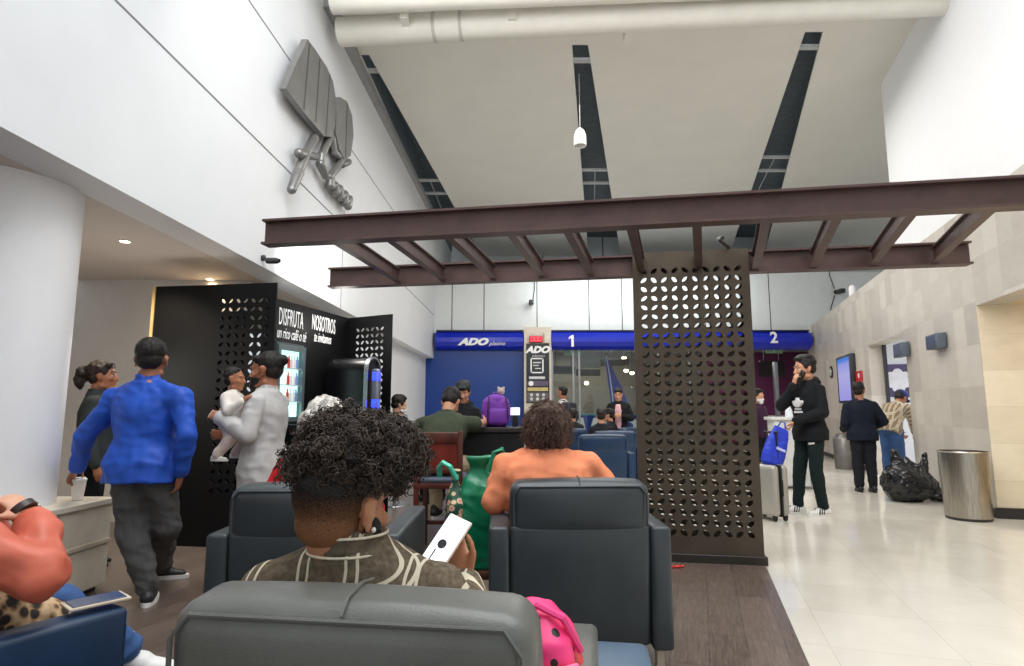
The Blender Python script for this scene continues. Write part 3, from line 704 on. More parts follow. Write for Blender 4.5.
def ktext(body, pxa, pxb, pya, pyb, name, **kw):
    a, b = tp_(pxa, (pya+pyb)/2), tp_(pxb, (pya+pyb)/2); w = (b-a).length; h = abs(tp_((pxa+pxb)/2, pya).z-tp_((pxa+pxb)/2, pyb).z)
    o = (a+b)/2-ko+tn*.004; t = text(body, name, WHT, sw, o, td, (0, 0, 1), 1., .004, **kw)
    xs_ = [t.data.vertices[i].co for i in range(len(t.data.vertices))]
    us = [(p-o).dot(td) for p in xs_]; vs = [p.z-o.z for p in xs_]; fu = w/(max(us)-min(us)); fv = h/(max(vs)-min(vs)); uc = (max(us)+min(us))/2; vc = (max(vs)+min(vs))/2
    for v in t.data.vertices:
        q = v.co-o; u, z, d = q.dot(td), q.z, q.dot(tn); v.co = o+td*((u-uc)*fu)+V((0, 0, (z-vc)*fv))+tn*d
    return t
ktext('DISFRUTA', 279, 303, 310, 327, 'headline', bold=.0, spacing=1.1); ktext('NOSOTROS', 312, 335, 317, 332, 'headline', bold=.0, spacing=1.1)
ktext('un rico café o té', 277, 306, 329, 340, 'script_line', shear=.35); ktext('te invitamos', 314, 331, 334, 343, 'script_line', shear=.35)
ed = (T2-T1).normalized(); en = V((ed.y, -ed.x, 0)); Le = (T2-T1).length; ncol = int((Le-.24)/.08); xs = (Le-ncol*.08)/2; nrow = 24; zb = 2.41-.13-nrow*.082
mb = MB(); leaf_sheet(mb, plane_m(T1-ko+ed*xs+V((0, 0, zb)), ed, (0, 0, 1)), ncol, nrow, .08, .082, .004)
for (xa, xb, za, zc) in ((0, xs, 0, 2.41), (xs+ncol*.08, Le, 0, 2.41), (xs, Le-xs, 0, zb), (xs, Le-xs, zb+nrow*.082, 2.41)): kbox(mb, T1-ko, ed, en, xa, xb, za, zc, 0, .004)
mb.build('end_panel', KB, ks, False)
mb = MB(); kbox(mb, T0-ko, (KL-KR).normalized(), kn, -.02, .62, 0, 2.2, .0, .04); mb.build('back_panel', KB, ks, False)  # black sheet added behind the perforated side panel so its holes look dark
mb = MB(); kbox(mb, T0-ko, td, tn, .40, Lt-.02, 1.02, 1.07, .01, .52); mb.build('counter_top', M((40, 40, 44), .25), ks, False)
mb = MB(); kbox(mb, T0-ko, td, tn, .42, Lt-.04, 0, 1.02, .01, .46); mb.build('counter_front', KB, ks, False)
# glass door cooler on the kiosk counter
q0_, q1_ = tp_(281, 370), tp_(301, 370); cxy = (q0_+q1_)/2+tn*.05-td*.02; cxy.z = 0; cang = math.atan2(td.y, td.x)
cxy = cxy-td*.10; ck = thing('display_cooler', 'lit glass door drinks cooler on the kiosk counter behind the woman in grey', 'cooler', (cxy.x, cxy.y, 1.075), cang)
mb = MB()
for a, b in (((-.20, -.02, 0), (.20, .12, .04)), ((-.20, -.02, .66), (.20, .12, .72)), ((-.20, -.02, .04), (-.17, .12, .66)), ((.17, -.02, .04), (.20, .12, .66)), ((-.17, .10, .04), (.17, .12, .66))): mb.span(a, b)
mb.build('cabinet', M((84, 98, 102), .35, .4), ck, False)
mb = MB(); mb.span((-.17, .012, .04), (.17, .02, .66)); mb.build('lit_liner', glow((186, 232, 222), 1.5), ck, False)
for z in (.19, .34, .49):
    mb = MB(); mb.span((-.165, -.02, z), (.165, .012, z+.008)); sh = mb.build('shelf', M((200, 205, 205), .4), ck, False)
    for i in range(4):
        mb = MB(); mb.lathe((.0+i*.042, -.004, z+.009), [(.014, 0), (.014, .07), (.007, .09), (.007, .11)], 12); mb.build('bottle', M(((196, 60, 60), (235, 235, 235), (235, 230, 225), (120, 150, 200))[i % 4], .3, vary=0), sh)
mb = MB()
for a, b in (((-.20, -.045, .02), (-.165, -.02, .70)), ((.165, -.045, .02), (.20, -.02, .70)), ((-.165, -.045, .02), (.165, -.02, .06)), ((-.165, -.045, .65), (.165, -.02, .70))): mb.span(a, b)
dr = mb.build('door', M((120, 132, 136), .3, .5), ck, False); ck.scale = (1.15, 1.15, 1.2)
# coffee vending machine, rounded top, lit front
q1_ = tp_(352, 370); mp_ = T0+td*1.44+tn*.34
vm = thing('coffee_machine', 'bulky black drinks machine with domed top and blue lights at the kiosk end', 'coffee machine', (mp_.x, mp_.y, 1.07), cang)
pf = [(-.30, 0), (.30, 0), (.30, .60)]+[(.30*math.cos(t), .60+.17*math.sin(t)) for t in [PI*i/14 for i in range(1, 14)]]+[(-.30, .60)]
mb = MB(); mb.prism(pf, plane_m((0, 0, 0), (1, 0, 0), (0, 0, 1)), -.2, .24); mb.build('body', M((12, 12, 14), .25), vm, True, 30)
pf2 = [(-.31, 0), (-.285, 0), (-.285, .60)]+[(.285*math.cos(t), .60+.155*math.sin(t)) for t in [PI-PI*i/14 for i in range(1, 14)]]+[(.285, .60), (.285, 0), (.31, 0), (.31, .60)]+[(.31*math.cos(t), .60+.18*math.sin(t)) for t in [PI*i/14 for i in range(1, 14)]]+[(-.31, .60)]
mb = MB(); mb.prism(pf2, plane_m((0, -.24, 0), (1, 0, 0), (0, 0, 1)), -.02, .02); mb.build('silver_edge', M((186, 190, 196), .25, .8), vm, True, 30)
mb = MB(); mb.rbox((-.10, -.30, .38), (.12, .07, .50), .02); ff = mb.build('front_column', M((150, 156, 170), .3, .6), vm)
for z in (.22, .54):
    mb = MB(); mb.rbox((-.163, -.30, z), (.008, .05, .10), .003, 2); mb.build('blue_light', glow((40, 60, 255), 3.), ff)
    mb = MB(); mb.rbox((-.10, -.338, z), (.08, .008, .10), .003, 2); mb.build('blue_light', glow((40, 60, 255), 3.), ff)
vm.scale = (.52, 1.2, 1.)
for i, (t, d, st) in enumerate(((1.02, .40, 3), (1.10, .36, 1))):
    q = T0+td*t+tn*d
    for j in range(st):
        c = thing('paper_cup', ('white paper cup lying stacked on the kiosk counter', 'white paper cup alone beside the stacked cups on the kiosk counter')[i] if st == 1 else 'white paper cup in the upright stack on the kiosk counter', 'cup', (q.x, q.y, 1.071+j*.025), 0, 'white cups on the kiosk counter' if st > 1 else None)
        if st == 1: c['label'] = 'single white paper cup beside the cup stack on the kiosk counter'
        mb = MB(); mb.lathe((0, 0, 0), [(.026, 0), (.038, .105), (.041, .107), (.041, .112), (.036, .110), (.024, .004)], 20); mb.build('cup', WHT, c)
q = T0+td*.96+tn*.42
nb_ = thing('napkin_holder', 'white napkin box standing on the kiosk counter', 'napkin holder', (q.x, q.y, 1.071), cang)
mb = MB(); mb.rbox((0, 0, .07), (.12, .08, .14), .008); mb.build('box', WHT, nb_); mb = MB(); mb.rbox((0, 0, .155), (.09, .04, .05), .004); mb.build('napkins', M((250, 250, 250), .8), nb_)
# ------------------------------------------------------------------ fittings on the walls and ceiling
def recess_light(px, py, label):
    p = gz(px, py, SOFF); t = thing('downlight', label, 'ceiling light', p)
    mb = MB(); mb.lathe((0, 0, 0), [(.055, -.001), (.055, -.008), (.042, -.008), (.040, .0)], 24, cap=False); mb.build('ring', WHT, t)
    mb = MB(); mb.lathe((0, 0, 0), [(.040, -.003), (.001, -.004)], 20); mb.build('lens', glow((255, 226, 180), 14.), t); return p
d1 = recess_light(125, 241, 'small round recessed light in the soffit beside the white column')
d2 = recess_light(210, 279, 'small round recessed light in the soffit over the black kiosk')
def camera_fitting(p, n, label, s=1., cable=False):
    t = thing('security_camera', label, 'camera', p, math.atan2(n.y, n.x)+PI/2)
    mb = MB(); mb.cyl((0, 0, 0), (0, -.03, 0), .045*s, n=16); mb.cyl((0, -.03, 0), (0, -.09*s, -.02), .014*s, n=10); mb.build('bracket', M((52, 52, 54), .4), t)
    mb = MB(); mb.rbox((0, -.16*s, -.03), (.09*s, .20*s, .085*s), .02, 3); b = mb.build('housing', M((40, 40, 42), .35), t)
    mb = MB(); mb.cyl((0, -.26*s, -.03), (0, -.275*s, -.03), .032*s, n=16); mb.build('lens', M((10, 10, 12), .1), b)
    return t
pl_ = LW(262, 258); camera_fitting(pl_, LN, 'small dark spotlight camera on the white wall below the pergola beam end', .7)
pb = at(531, 303, 17.0); c = camera_fitting(pb, V((0, -1, 0)), 'black security camera on the back wall above the poster pillar', 1.5)
mb = MB(); mb.tube([(.06, -.02, .1), (.10, -.015, .4), (.10, -.012, 1.6)], .012, 6); mb.build('cable', M((30, 30, 32), .5), c)
pb = at(836, 292, 17.0); c = camera_fitting(pb, V((0, -1, 0)), 'black security camera on the back wall near the stone wall', 1.5)
mb = MB(); mb.tube([(-.05, -.02, .1), (-.16, -.015, .5), (-.16, -.012, 1.4)], .012, 6); mb.tube([(-.05, -.02, -.1), (-.2, -.02, -.5), (-.17, -.015, -1.)], .012, 6); mb.build('cable', M((30, 30, 32), .5), c)
# pendant
pc = gz(579, 74, CEIL+.05); zz = at(582, 128, pc.y)
pn = thing('pendant_lamp', 'small white pendant lamp hanging on a thin cord from the ceiling slot', 'lamp', (pc.x, pc.y, CEIL))
mb = MB(); mb.tube([(0, 0, .05), (.002, 0, zz.z-CEIL)], .006, 6); mb.build('cord', M((190, 190, 190), .5), pn)
h = at(582, 146, pc.y).z-CEIL; h1 = zz.z-CEIL
mb = MB(); mb.lathe((0, 0, 0), [(.02, h1), (.07, h1-.05), (.10, h1-.14), (.105, h), (.095, h), (.06, h1-.12)], 24); mb.build('lamp_shade', M((236, 234, 228), .4, vary=0), pn)
# emblem on the left wall
EM = M((126, 126, 124), .35, .55, .1, 3.); EMD = M((72, 72, 72), .5, .3)
em = thing('wall_emblem', 'big grey metal emblem of two ribbed leaves over script on the white wall', 'sign', LW(320, 110)); eo = V(em.location)
PW = plane_m(LP0-eo, LD, (0, 0, 1)); PWi = plane_m(LP0, LD, (0, 0, 1)).inverted(); LPe = LP0+LN*.12
def ez(x, y): p = PWi @ onp(270+x/3.505, 30+y/3.505, LPe, LN); return (p.x, p.y)
A1 = [ez(*p) for p in ((122, 32), (150, 70), (190, 130), (212, 180), (222, 240), (220, 330), (210, 375), (180, 372), (110, 290), (45, 205), (75, 130), (105, 70))]
A2 = [ez(*p) for p in ((237, 235), (262, 250), (280, 300), (285, 370), (275, 440), (255, 455), (235, 420), (222, 360), (226, 280))]
for nm, P_, gs in (('upper_leaf', A1, (((128, 50), (108, 278)), ((165, 100), (150, 322)), ((200, 155), (187, 368)))), ('lower_leaf', A2, (((262, 258), (256, 448)),))):
    mb = MB(); mb.prism(P_, PW, .08, .155); lf = mb.build(nm, EM, em, False)
    mb = MB()
    for a, b in gs:
        a, b = V(ez(*a)), V(ez(*b)); d = (b-a).normalized(); n = V((-d.y, d.x)); mb.prism([tuple(a+n*.018), tuple(a-n*.018), tuple(b-n*.018), tuple(b+n*.018)], PW, .153, .158)
    mb.build('groove', EMD, lf, False)
def stroke(pts, r):
    mb = MB(); P3 = [PW @ V((*ez(*p), .10)) for p in pts]
    for a, b in zip(P3, P3[1:]): mb.cap(a, b, r, side=LN, flat=1.)
    return mb
mb = MB()
for pts, r in ((((160, 382), (128, 440), (105, 500), (82, 560)), .065), (((108, 432), (166, 444)), .06), (((214, 372), (186, 440), (182, 470), (200, 512)), .062), (((222, 380), (232, 430), (262, 455)), .05), (((262, 440), (240, 480), (214, 515)), .06), (((258, 470), (280, 462)), .06)):
    for a, b in zip(pts, pts[1:]): mb.cap(PW @ V((*ez(*a), .1)), PW @ V((*ez(*b), .1)), r, r*.8)
mb.build('script', EM, em)
mb = MB(); w = ((218, 520), (214, 545), (232, 545), (234, 570), (248, 556), (250, 585), (266, 575), (266, 606), (282, 592), (278, 618))
for a, b in zip(w, w[1:]): mb.cap(PW @ V((*ez(*a), .1)), PW @ V((*ez(*b), .1)), .06, .06)
mb.build('small_script', EM, em)
# right wall fittings
def rthing(name, label, cat, px0, py0, px1, py1, depth):
    a, b = RW(px0, (py0+py1)/2), RW(px1, (py0+py1)/2); xm = (px0+px1)/2; zt, zb = RW(xm, py0)[1], RW(xm, py1)[1]; s = (a[0]+b[0])/2
    t = thing(name, label, cat, rw(s, (zt+zb)/2), RZ); return t, abs(a[0]-b[0]), abs(zt-zb)
t, w, h = rthing('info_screen', 'tall glowing lilac screen in a dark frame on the stone wall', 'screen', 842, 355, 857, 403, .1)
mb = MB(); mb.rbox((0, .05, 0), (w, .10, h), .012); mb.build('frame', M((38, 40, 46), .4), t)
g = NT('screen_glow'); sp = g.n('ShaderNodeSeparateXYZ'); g.l(g.obj(), sp.inputs[0]); f = g.math('ADD', g.math('DIVIDE', sp.outputs[2], h), .5)
cc = g.ramp(f, [(.0, lin((150, 150, 225))), (.6, lin((172, 170, 226))), (.82, lin((140, 150, 225))), (.9, lin((40, 120, 215)))]); g.col((0, 0, 0, 1)); g.l(cc, g.b.inputs['Emission Color']); g.b.inputs['Emission Strength'].default_value = .9
mb = MB(); mb.rbox((0, .101, 0), (w*.8, .006, h*.9), .002, 1); mb.build('display', g.m, t)
for px0, px1, y0, y1, lb in ((902, 911, 343, 357, 'grey box lamp on the stone wall right beside the lit doorway'), (936, 948, 334, 349, 'grey box lamp on the stone wall above the steel bin')):
    t, w, h = rthing('wall_lamp', lb, 'lamp', px0, y0, px1, y1, .1)
    mb = MB(); mb.rbox((0, .07, 0), (w, .12, h), .012); mb.build('housing', M((96, 104, 116), .4, .3), t)
    mb = MB(); mb.rbox((0, .133, 0), (w*.7, .008, h*.8), .003, 1); mb.build('face', M((70, 82, 100), .3), t); mb = MB(); mb.span((-w*.4, 0, h*.42), (w*.4, .03, h*.56)); mb.build('mount', M((120, 124, 128), .4), t)
t, w, h = rthing('round_sign', 'small round black and white sign on the stone wall', 'sign', 827, 366, 837, 378, .02)
r = h/2
mb = MB(); mb.cyl((0, 0, 0), (0, .03, 0), r, n=24); mb.build('disc', M((30, 30, 32), .4), t); mb = MB(); mb.cyl((0, .03, 0), (0, .034, 0), r*.62, n=20); mb.build('face', WHT, t); mb = MB(); mb.cyl((0, .034, -.03), (0, .037, -.03), r*.25, n=10); mb.cyl((0, .034, .05), (0, .037, .05), r*.18, n=10); mb.build('pictogram', M((30, 30, 32), .4), t)
t, w, h = rthing('fire_sign', 'small red safety sign on the stone wall beside the tall screen', 'sign', 857, 371, 863, 382, .02)
mb = MB(); mb.rbox((0, .012, 0), (max(w, .25), .02, h), .004, 1); mb.build('plate', M((190, 34, 36), .4), t); mb = MB(); mb.rbox((0, .0235, .02), (.1, .004, h*.4), .001, 1); mb.build('pictogram', WHT, t, False)
s_, z_ = RW(848, 303); t = thing('wall_sensor', 'tiny white sensor on top of the stone wall', 'sensor', rw(s_, ST, -.1), RZ); mb = MB(); mb.lathe((0, 0, 0), [(.07, 0), (.07, .2), (.05, .26), (.01, .28)], 16); mb.build('case', WHT, t)
# posters in the side room
pe = RP0+RD*(s2d+2.385)
def endp(px, py): return onp(px, py, pe, RD)
a_, b_ = endp(887, 397), endp(909, 364); cc_ = (a_+b_)/2; wp, hpz = max(1.0, abs((b_-a_).dot(RN))), abs(b_.z-a_.z); RZe = math.atan2(-RN.y, -RN.x)
ps = thing('purple_poster', 'purple poster with white dome picture on the end wall of the lit side room', 'poster', cc_, RZe)
mb = MB(); mb.rbox((0, 0, 0), (wp, .02, hpz), .004, 1); mb.build('sheet', M((74, 62, 104), .5, vary=.1), ps, False)
mb = MB(); q_ = hpz
for i, (x, z, r_) in enumerate(((0, .05, .26), (-.18, -.06, .16), (.19, -.06, .16), (0, -.2, .18), (0, .24, .13), (-.2, .18, .09), (.2, .18, .09))): mb.cyl((x*q_, -.011, z*q_), (x*q_, -.013-.001*i, z*q_), r_*q_, n=24)
mb.build('picture', M((232, 232, 238), .5), ps, False)
a_ = endp(883.5, 388); fs = thing('red_notice', 'small red notice on the side room wall left of the purple poster', 'sign', a_, RZe); mb = MB(); mb.rbox((0, 0, 0), (.16, .02, .34), .004, 1); mb.build('plate', M((200, 44, 48), .5), fs, False); mb = MB(); mb.rbox((0, -.012, .06), (.10, .004, .10), .001, 1); mb.build('pictogram', WHT, fs, False)
# bins
p = gz(969, 519, 0.)
bn = thing('litter_bin', 'brushed steel litter bin standing by the stone corner', 'bin', p)
t = NT('brushed_steel'); o_ = t.obj(); n_ = t.noise(t.mapping(o_, (60, 60, .6)), 3, 4); t.col(t.ramp(n_, [(.3, lin((150, 144, 136))), (.7, lin((196, 190, 180)))])); t.set(.28, 1.); t.b.inputs['Anisotropic'].default_value = .6; STEEL = t.m
mb = MB(); mb.lathe((0, 0, 0), [(.222, .03), (.240, .75), (.230, .75), (.215, .05)], 48); mb.build('body', STEEL, bn)
mb = MB(); mb.lathe((0, 0, 0), [(.215, 0), (.22, .03)], 48); mb.build('base_ring', M((44, 42, 40), .5), bn); mb = MB(); mb.lathe((0, 0, 0), [(.243, .742), (.247, .75), (.243, .758), (.230, .756), (.230, .74)], 48, cap=False); mb.build('rim', STEEL, bn)
p = gz(846, 469, 0.); b2 = thing('litter_bin', 'slim grey bin far down the hall against the stone wall', 'bin', p)
mb = MB(); mb.lathe((0, 0, 0), [(.20, 0), (.215, .62), (.205, .64), (.19, .62), (.18, .04)], 32); mb.build('body', M((128, 124, 120), .35, .7), b2); mb = MB(); mb.lathe((0, 0, 0), [(.215, .62), (.15, .72), (.06, .74)], 32); mb.build('lid', M((96, 94, 92), .35, .6), b2)
# bin bag
p = gz(911, 501, 0.)
gb = thing('bin_bag', 'big crumpled black plastic bag on the floor between the bin and the bending man', 'bag', p, .2)
mb = MB()
mb.ell((0, 0, .22), (.36, .28, .24)); mb.ell((.16, .02, .20), (.26, .24, .20)); mb.ell((-.14, .0, .24), (.24, .24, .26)); mb.cap((.2, 0, .35), (.30, 0, .62), .10, .03); mb.cap((-.1, .05, .40), (-.12, .10, .66), .12, .05); mb.cap((.05, .0, .4), (.0, .02, .52), .16, .06)
mb.ell((.30, -.1, .09), (.18, .16, .09))
def crumple(p, n): return .030*noise.noise(p*6)-.035*abs(noise.noise(p*9))+.016*noise.noise(p*19)
soft(mb, 'plastic', M((20, 20, 22), .22, vary=.1), gb, .014, 2, crumple)
# suitcase, blue bag, podium and bottle
p = gz(770, 519, 0.)
st = thing('suitcase', 'silver hard shell suitcase standing beside the man on the phone', 'suitcase', p, R(-68))
SIL = M((176, 172, 164), .35, .35, .05)
mb = MB(); mb.rbox((0, -.065, .33), (.40, .105, .56), .05, 4); mb.build('front_shell', SIL, st)
mb = MB(); mb.rbox((0, .065, .33), (.40, .105, .56), .05, 4); mb.build('rear_shell', SIL, st)
mb = MB(); mb.rbox((0, 0, .33), (.405, .030, .565), .014, 2); mb.build('zip_band', M((20, 20, 22), .5), st)
mb = MB(); mb.rbox((.205, 0, .36), (.02, .02, .18), .008); mb.build('side_grip', M((20, 20, 22), .5), st)
for x in (-.085, .085): mb = MB(); mb.cyl((x, .08, .58), (x, .08, .96), .009, n=8); mb.build('handle_rod', M((50, 50, 54), .4, .5), st)
mb = MB(); mb.rbox((0, .08, .965), (.21, .03, .03), .012); mb.build('handle', M((50, 50, 54), .4, .5), st)
for x in (-.15, .15):
    for y in (-.075, .075):
        mb = MB(); mb.cyl((x-.012, y, .026), (x+.012, y, .026), .026, n=14); mb.rbox((x, y, .052), (.045, .05, .03), .008, 2); mb.build('wheel', M((18, 18, 20), .5), st)
hp = V(st.location)+Matrix.Rotation(R(-68), 3, 'Z') @ V((0, .08, .95))
bb = thing('blue_bag', 'bright blue shopping bag hanging tilted from the suitcase handle', 'bag', at(777, 444, hp.y-.02), R(12))
mb = MB()
m_ = Matrix.Rotation(R(22), 3, 'Y')
rg = []
for z, w_, d_ in ((-.27, .10, .05), (-.24, .13, .065), (-.1, .145, .06), (.05, .13, .045), (.16, .105, .025), (.20, .09, .012)):
    rg.append([m_ @ V((w_*math.copysign(abs(math.cos(q))**.6, math.cos(q)), d_*math.sin(q), z)) for q in [2*PI*i/20 for i in range(20)]])
mb.loft(rg); soft(mb, 'sack', M((32, 60, 196), .5, vary=.12, bump=.1), bb, .009, 1, folds(.006, 14))
mb = MB(); mb.tube([m_ @ V((-.06, 0, .17)), m_ @ V((-.03, 0, .26)), m_ @ V((.02, 0, .27)), m_ @ V((.06, 0, .17))], .008, 6); mb.build('handle', M((26, 48, 160), .5), bb)
mb = MB(); mb.rbox((0, 0, 0), (.12, .006, .03), .002, 1, Matrix.Translation(V((-.0, -.066, -.06))) @ Matrix.Rotation(R(22), 4, 'Y')); mb.build('print', M((190, 200, 235), .6), bb)
p = V((4.42, 9.6, 0)); pd_ = thing('podium', 'white stand with a flat top behind the silver suitcase', 'stand', p, R(-6))
mb = MB(); mb.rbox((0, 0, .55), (.50, .34, 1.02), .01, 2); mb.build('cabinet', M((208, 208, 206), .45), pd_); mb = MB(); mb.rbox((.02, 0, 1.085), (.62, .42, .05), .008, 2); mb.build('top', M((216, 214, 210), .35), pd_); mb = MB(); mb.rbox((.27, -.14, .54), (.04, .05, 1.04), .005, 1); mb.build('post', M((170, 172, 176), .3, .7), pd_)
sb = thing('spray_bottle', 'white bottle with a blue cap on the podium', 'bottle', (4.44, 9.55, 1.111)); mb = MB(); mb.lathe((0, 0, 0), [(.055, 0), (.058, .02), (.052, .10), (.028, .16), (.02, .19)], 20); mb.build('bottle', M((230, 234, 240), .3), sb); mb = MB(); mb.lathe((0, 0, .19), [(.024, 0), (.024, .05), (.015, .06)], 16); mb.rbox((-.02, 0, .235), (.05, .02, .02), .005, 2); mb.build('cap', M((50, 110, 190), .35), sb)
# ------------------------------------------------------------------ ticket counters at the far end
BLUE = M((20, 40, 178), .22, .0, .05); BLUED = M((0, 54, 132), .35, .0, .04)
def fascia(label, xa, xb):
    t = thing('counter_fascia', label, 'sign', ((xa+xb)/2, 16.95, 2.94)); L = xb-xa
    pr = [(0, 0), (.10, .0), (.26, .08), (.34, .2), (.34, .32), (.26, .44), (.10, .52), (0, .52)]
    mb = MB(); mb.loft([[V((x, -d, z)) for d, z in pr] for x in (-L/2, L/2)]); mb.build('shell', BLUE, t, True, 25)
    mb = MB(); mb.span((-L/2, -.16, .52), (L/2, 0, .56)); mb.build('top_strip', M((16, 22, 60), .4), t, False); return t
fa = at(437, 340, 17).x; fb = at(523, 340, 17).x; fc = at(551, 340, 17).x; fd = at(690, 340, 17).x; fe = at(806, 340, 17).x
f1 = fascia('blue rounded counter sign with white lettering over the plain blue wall', fa, fb)
f2 = fascia('blue rounded counter sign numbered 1 over the glass front', fc, fd)
f3 = fascia('blue rounded counter sign numbered 2 beside the stone wall', fd+.05, fe)
def at_local(t, px, py, y): p = at(px, py, y); return p-V(t.location)
fy = 16.95-.345
p = at_local(f1, 473, 342, fy); text('ADO', 'lettering', WHT, f1, p, (1, 0, 0), (0, 0, 1), .26, .012, 1.35, .35, .016)
p = at_local(f1, 497, 343.5, fy); text('platino', 'small_lettering', WHT, f1, p, (1, 0, 0), (0, 0, 1), .15, .01, 1.1, .35)
p = at_local(f2, 572, 341, fy); mb = MB(); mb.prism([(-.02, -.16), (.05, -.16), (.05, .17), (.0, .17), (-.09, .11), (-.09, .05), (-.02, .09)], plane_m(p, (1, 0, 0), (0, 0, 1)), -.006, .006); mb.build('number', WHT, f2, False)
p = at_local(f3, 774, 338, fy); text('2', 'number', WHT, f3, p, (1, 0, 0), (0, 0, 1), .44, .012, 1., 0, .012)
xL = at(426, 400, 17).x
mb = MB(); mb.span((xL-.3, 17.0, 0), (fb+.02, 17.15, 3.44)); struct(mb, 'wall_ticket_blue', BLUED)
# pillar with poster
pa, pb_ = at(524, 400, 16.9).x, at(551, 400, 16.9).x
mb = MB(); mb.span((pa, 16.62, 0), (pb_, 17.2, 3.56)); struct(mb, 'pillar_poster', M((206, 196, 180), .5, vary=.05))
def pp(px, py): return at(px, py, 16.6)
q0, q1 = pp(526.5, 403), pp(549, 343.5)
po = thing('poster_board', 'tall black poster with white lettering on the pillar between the blue counters', 'poster', ((q0.x+q1.x)/2, 16.60, (q0.z+q1.z)/2)); pl0 = V(po.location)
w, h = q1.x-q0.x, q1.z-q0.z
mb = MB(); mb.rbox((0, 0, 0), (w, .03, h), .004, 1); mb.build('board', M((26, 30, 36), .35), po, False)
def pbox(name, xa, xb, ya, yb, mat, d=.02):
    a, b = pp(xa, yb)-pl0, pp(xb, ya)-pl0; mb = MB(); mb.span((a.x, -d, a.z), (b.x, -.014, b.z)); return mb.build(name, mat, po, False)
text('ADO', 'lettering', WHT, po, pp(537.5, 350)-pl0+V((0, -.02, 0)), (1, 0, 0), (0, 0, 1), .25, .01, 1.15, .3, .016)
text('platino', 'script_line', M((190, 190, 190), .5), po, pp(538, 356)-pl0+V((0, -.02, 0)), (1, 0, 0), (0, 0, 1), .11, .01, 1.2, .4)
for (a, b, c, d) in ((530.5, 543.5, 358, 359.2), (530.5, 543.5, 372, 373.2), (530.5, 531.7, 358, 373.2), (542.3, 543.5, 358, 373.2)): pbox('white_frame', a, b, c, d, WHT)
for (a, b, c, d) in ((533, 541, 362, 363.2), (533, 539, 365, 366), (535, 541, 368, 369)): pbox('frame_lines', a, b, c, d, M((210, 210, 210), .5))
pbox('text_line', 529, 545, 376.5, 379, M((205, 205, 210), .5)); pbox('purple_band', 527.5, 548, 381, 386, M((92, 80, 104), .5)); pbox('gold_stripe', 527.5, 548, 387.5, 391, M((196, 178, 116), .5)); pbox('grey_band', 527, 548.5, 392.5, 402, M((92, 88, 92), .5), .018)
mb = MB(); c = pp(531, 383.5)-pl0; mb.cyl((c.x, -.012, c.z), (c.x, -.025, c.z), .07, n=20); mb.build('white_disc', WHT, po)
for i in range(3):
    for j in range(2):
        mb = MB(); c = pp(531.5+i*6, 394.8+j*4.2)-pl0; mb.cyl((c.x, -.014, c.z), (c.x, -.024, c.z), .045, n=12); mb.build('icon', M((200, 198, 198), .5), po)
q0, q1 = pp(529.5, 342.5), pp(542.5, 336)
ld = thing('led_display', 'small glowing red number display above the black poster', 'display', ((q0.x+q1.x)/2, 16.58, (q0.z+q1.z)/2)); w, h = q1.x-q0.x, q1.z-q0.z
mb = MB(); mb.rbox((0, 0, 0), (w, .07, h), .01, 2); mb.build('case', M((120, 10, 20), .4), ld); 
mb = MB()
for i in range(3):
    x = -w*.28+i*w*.28
    for a, b in (((-.035, -.065), (.035, -.05)), ((-.035, .05), (.035, .065)), ((-.05, -.06), (-.035, .06)), ((.035, -.06), (.05, .06))): mb.span((x+a[0], -.045, a[1]), (x+b[0], -.034, b[1]))
mb.build('digits', glow((255, 60, 70), 3.), ld, False); mb = MB(); mb.rbox((0, -.034, 0), (w*.92, .004, h*.8), .001, 1); mb.build('panel', glow((225, 16, 40), 1.1), ld, False)
mb = MB(); mb.rbox((0, 0, 0), (.16, .1, .3), .01, 2); c = mb.build('speaker_box', M((214, 206, 192), .5), None); c.location = (pb_-.12, 16.58, pp(547, 338).z); tag(c, 'cream box beside the red number display on top of the pillar', 'box')
# glass front and the lit office behind it
gl = NT('clear_glass'); mx = gl.n('ShaderNodeMixShader'); tr = gl.n('ShaderNodeBsdfTransparent'); gs = gl.n('ShaderNodeBsdfGlossy', Roughness=.02); fr = gl.n('ShaderNodeFresnel', IOR=1.5)
gl.l(fr.outputs[0], mx.inputs[0]); gl.l(tr.outputs[0], mx.inputs[1]); gl.l(gs.outputs[0], mx.inputs[2]); gl.l(mx.outputs[0], gl.t.nodes['Material Output'].inputs['Surface']); tr.inputs['Color'].default_value = (.86, .9, .9, 1); GLASS = gl.m
def glazing(name, xa, xb, muls, z1=2.95):
    mb = MB(); mb.span((xa, 17.02, 0.), (xb, 17.03, z1)); mb.cur = 1
    for x in muls: mb.span((x-.025, 16.99, 0), (x+.025, 17.06, z1))
    mb.span((xa, 16.99, 0), (xb, 17.06, .08)); return struct(mb, name, [GLASS, M((150, 154, 156), .35, .6)])
glazing('window_1', fc, fd, [fc+.03, at(573, 400, 17).x+.02, at(579, 400, 17).x+.02, fd-.04, at(660, 400, 17).x])
mb = MB(); mb.span((xL-.6, 20.8, 0), (fd+.3, 20.98, 3.6)); mb.cur = 1; mb.span((fd+.31, 20.8, 0), (13, 20.98, 3.6)); mb.cur = 2; mb.span((fb, 17.2, 3.25), (13, 20.8, 3.35)); mb.cur = 3; mb.span((fd+.22, 17.1, 0), (fd+.3, 20.8, 3.25)); mb.span((pa+.2, 17.2, 0), (pa+.3, 20.8, 3.25))
mb.cur = 2; mb.span((11.6, 17, 0), (11.7, 20.8, 3.3))
struct(mb, 'wall_office', [M((112, 106, 96), .6), M((98, 30, 76), .6), M((150, 154, 156), .6), M((70, 72, 78), .6)])
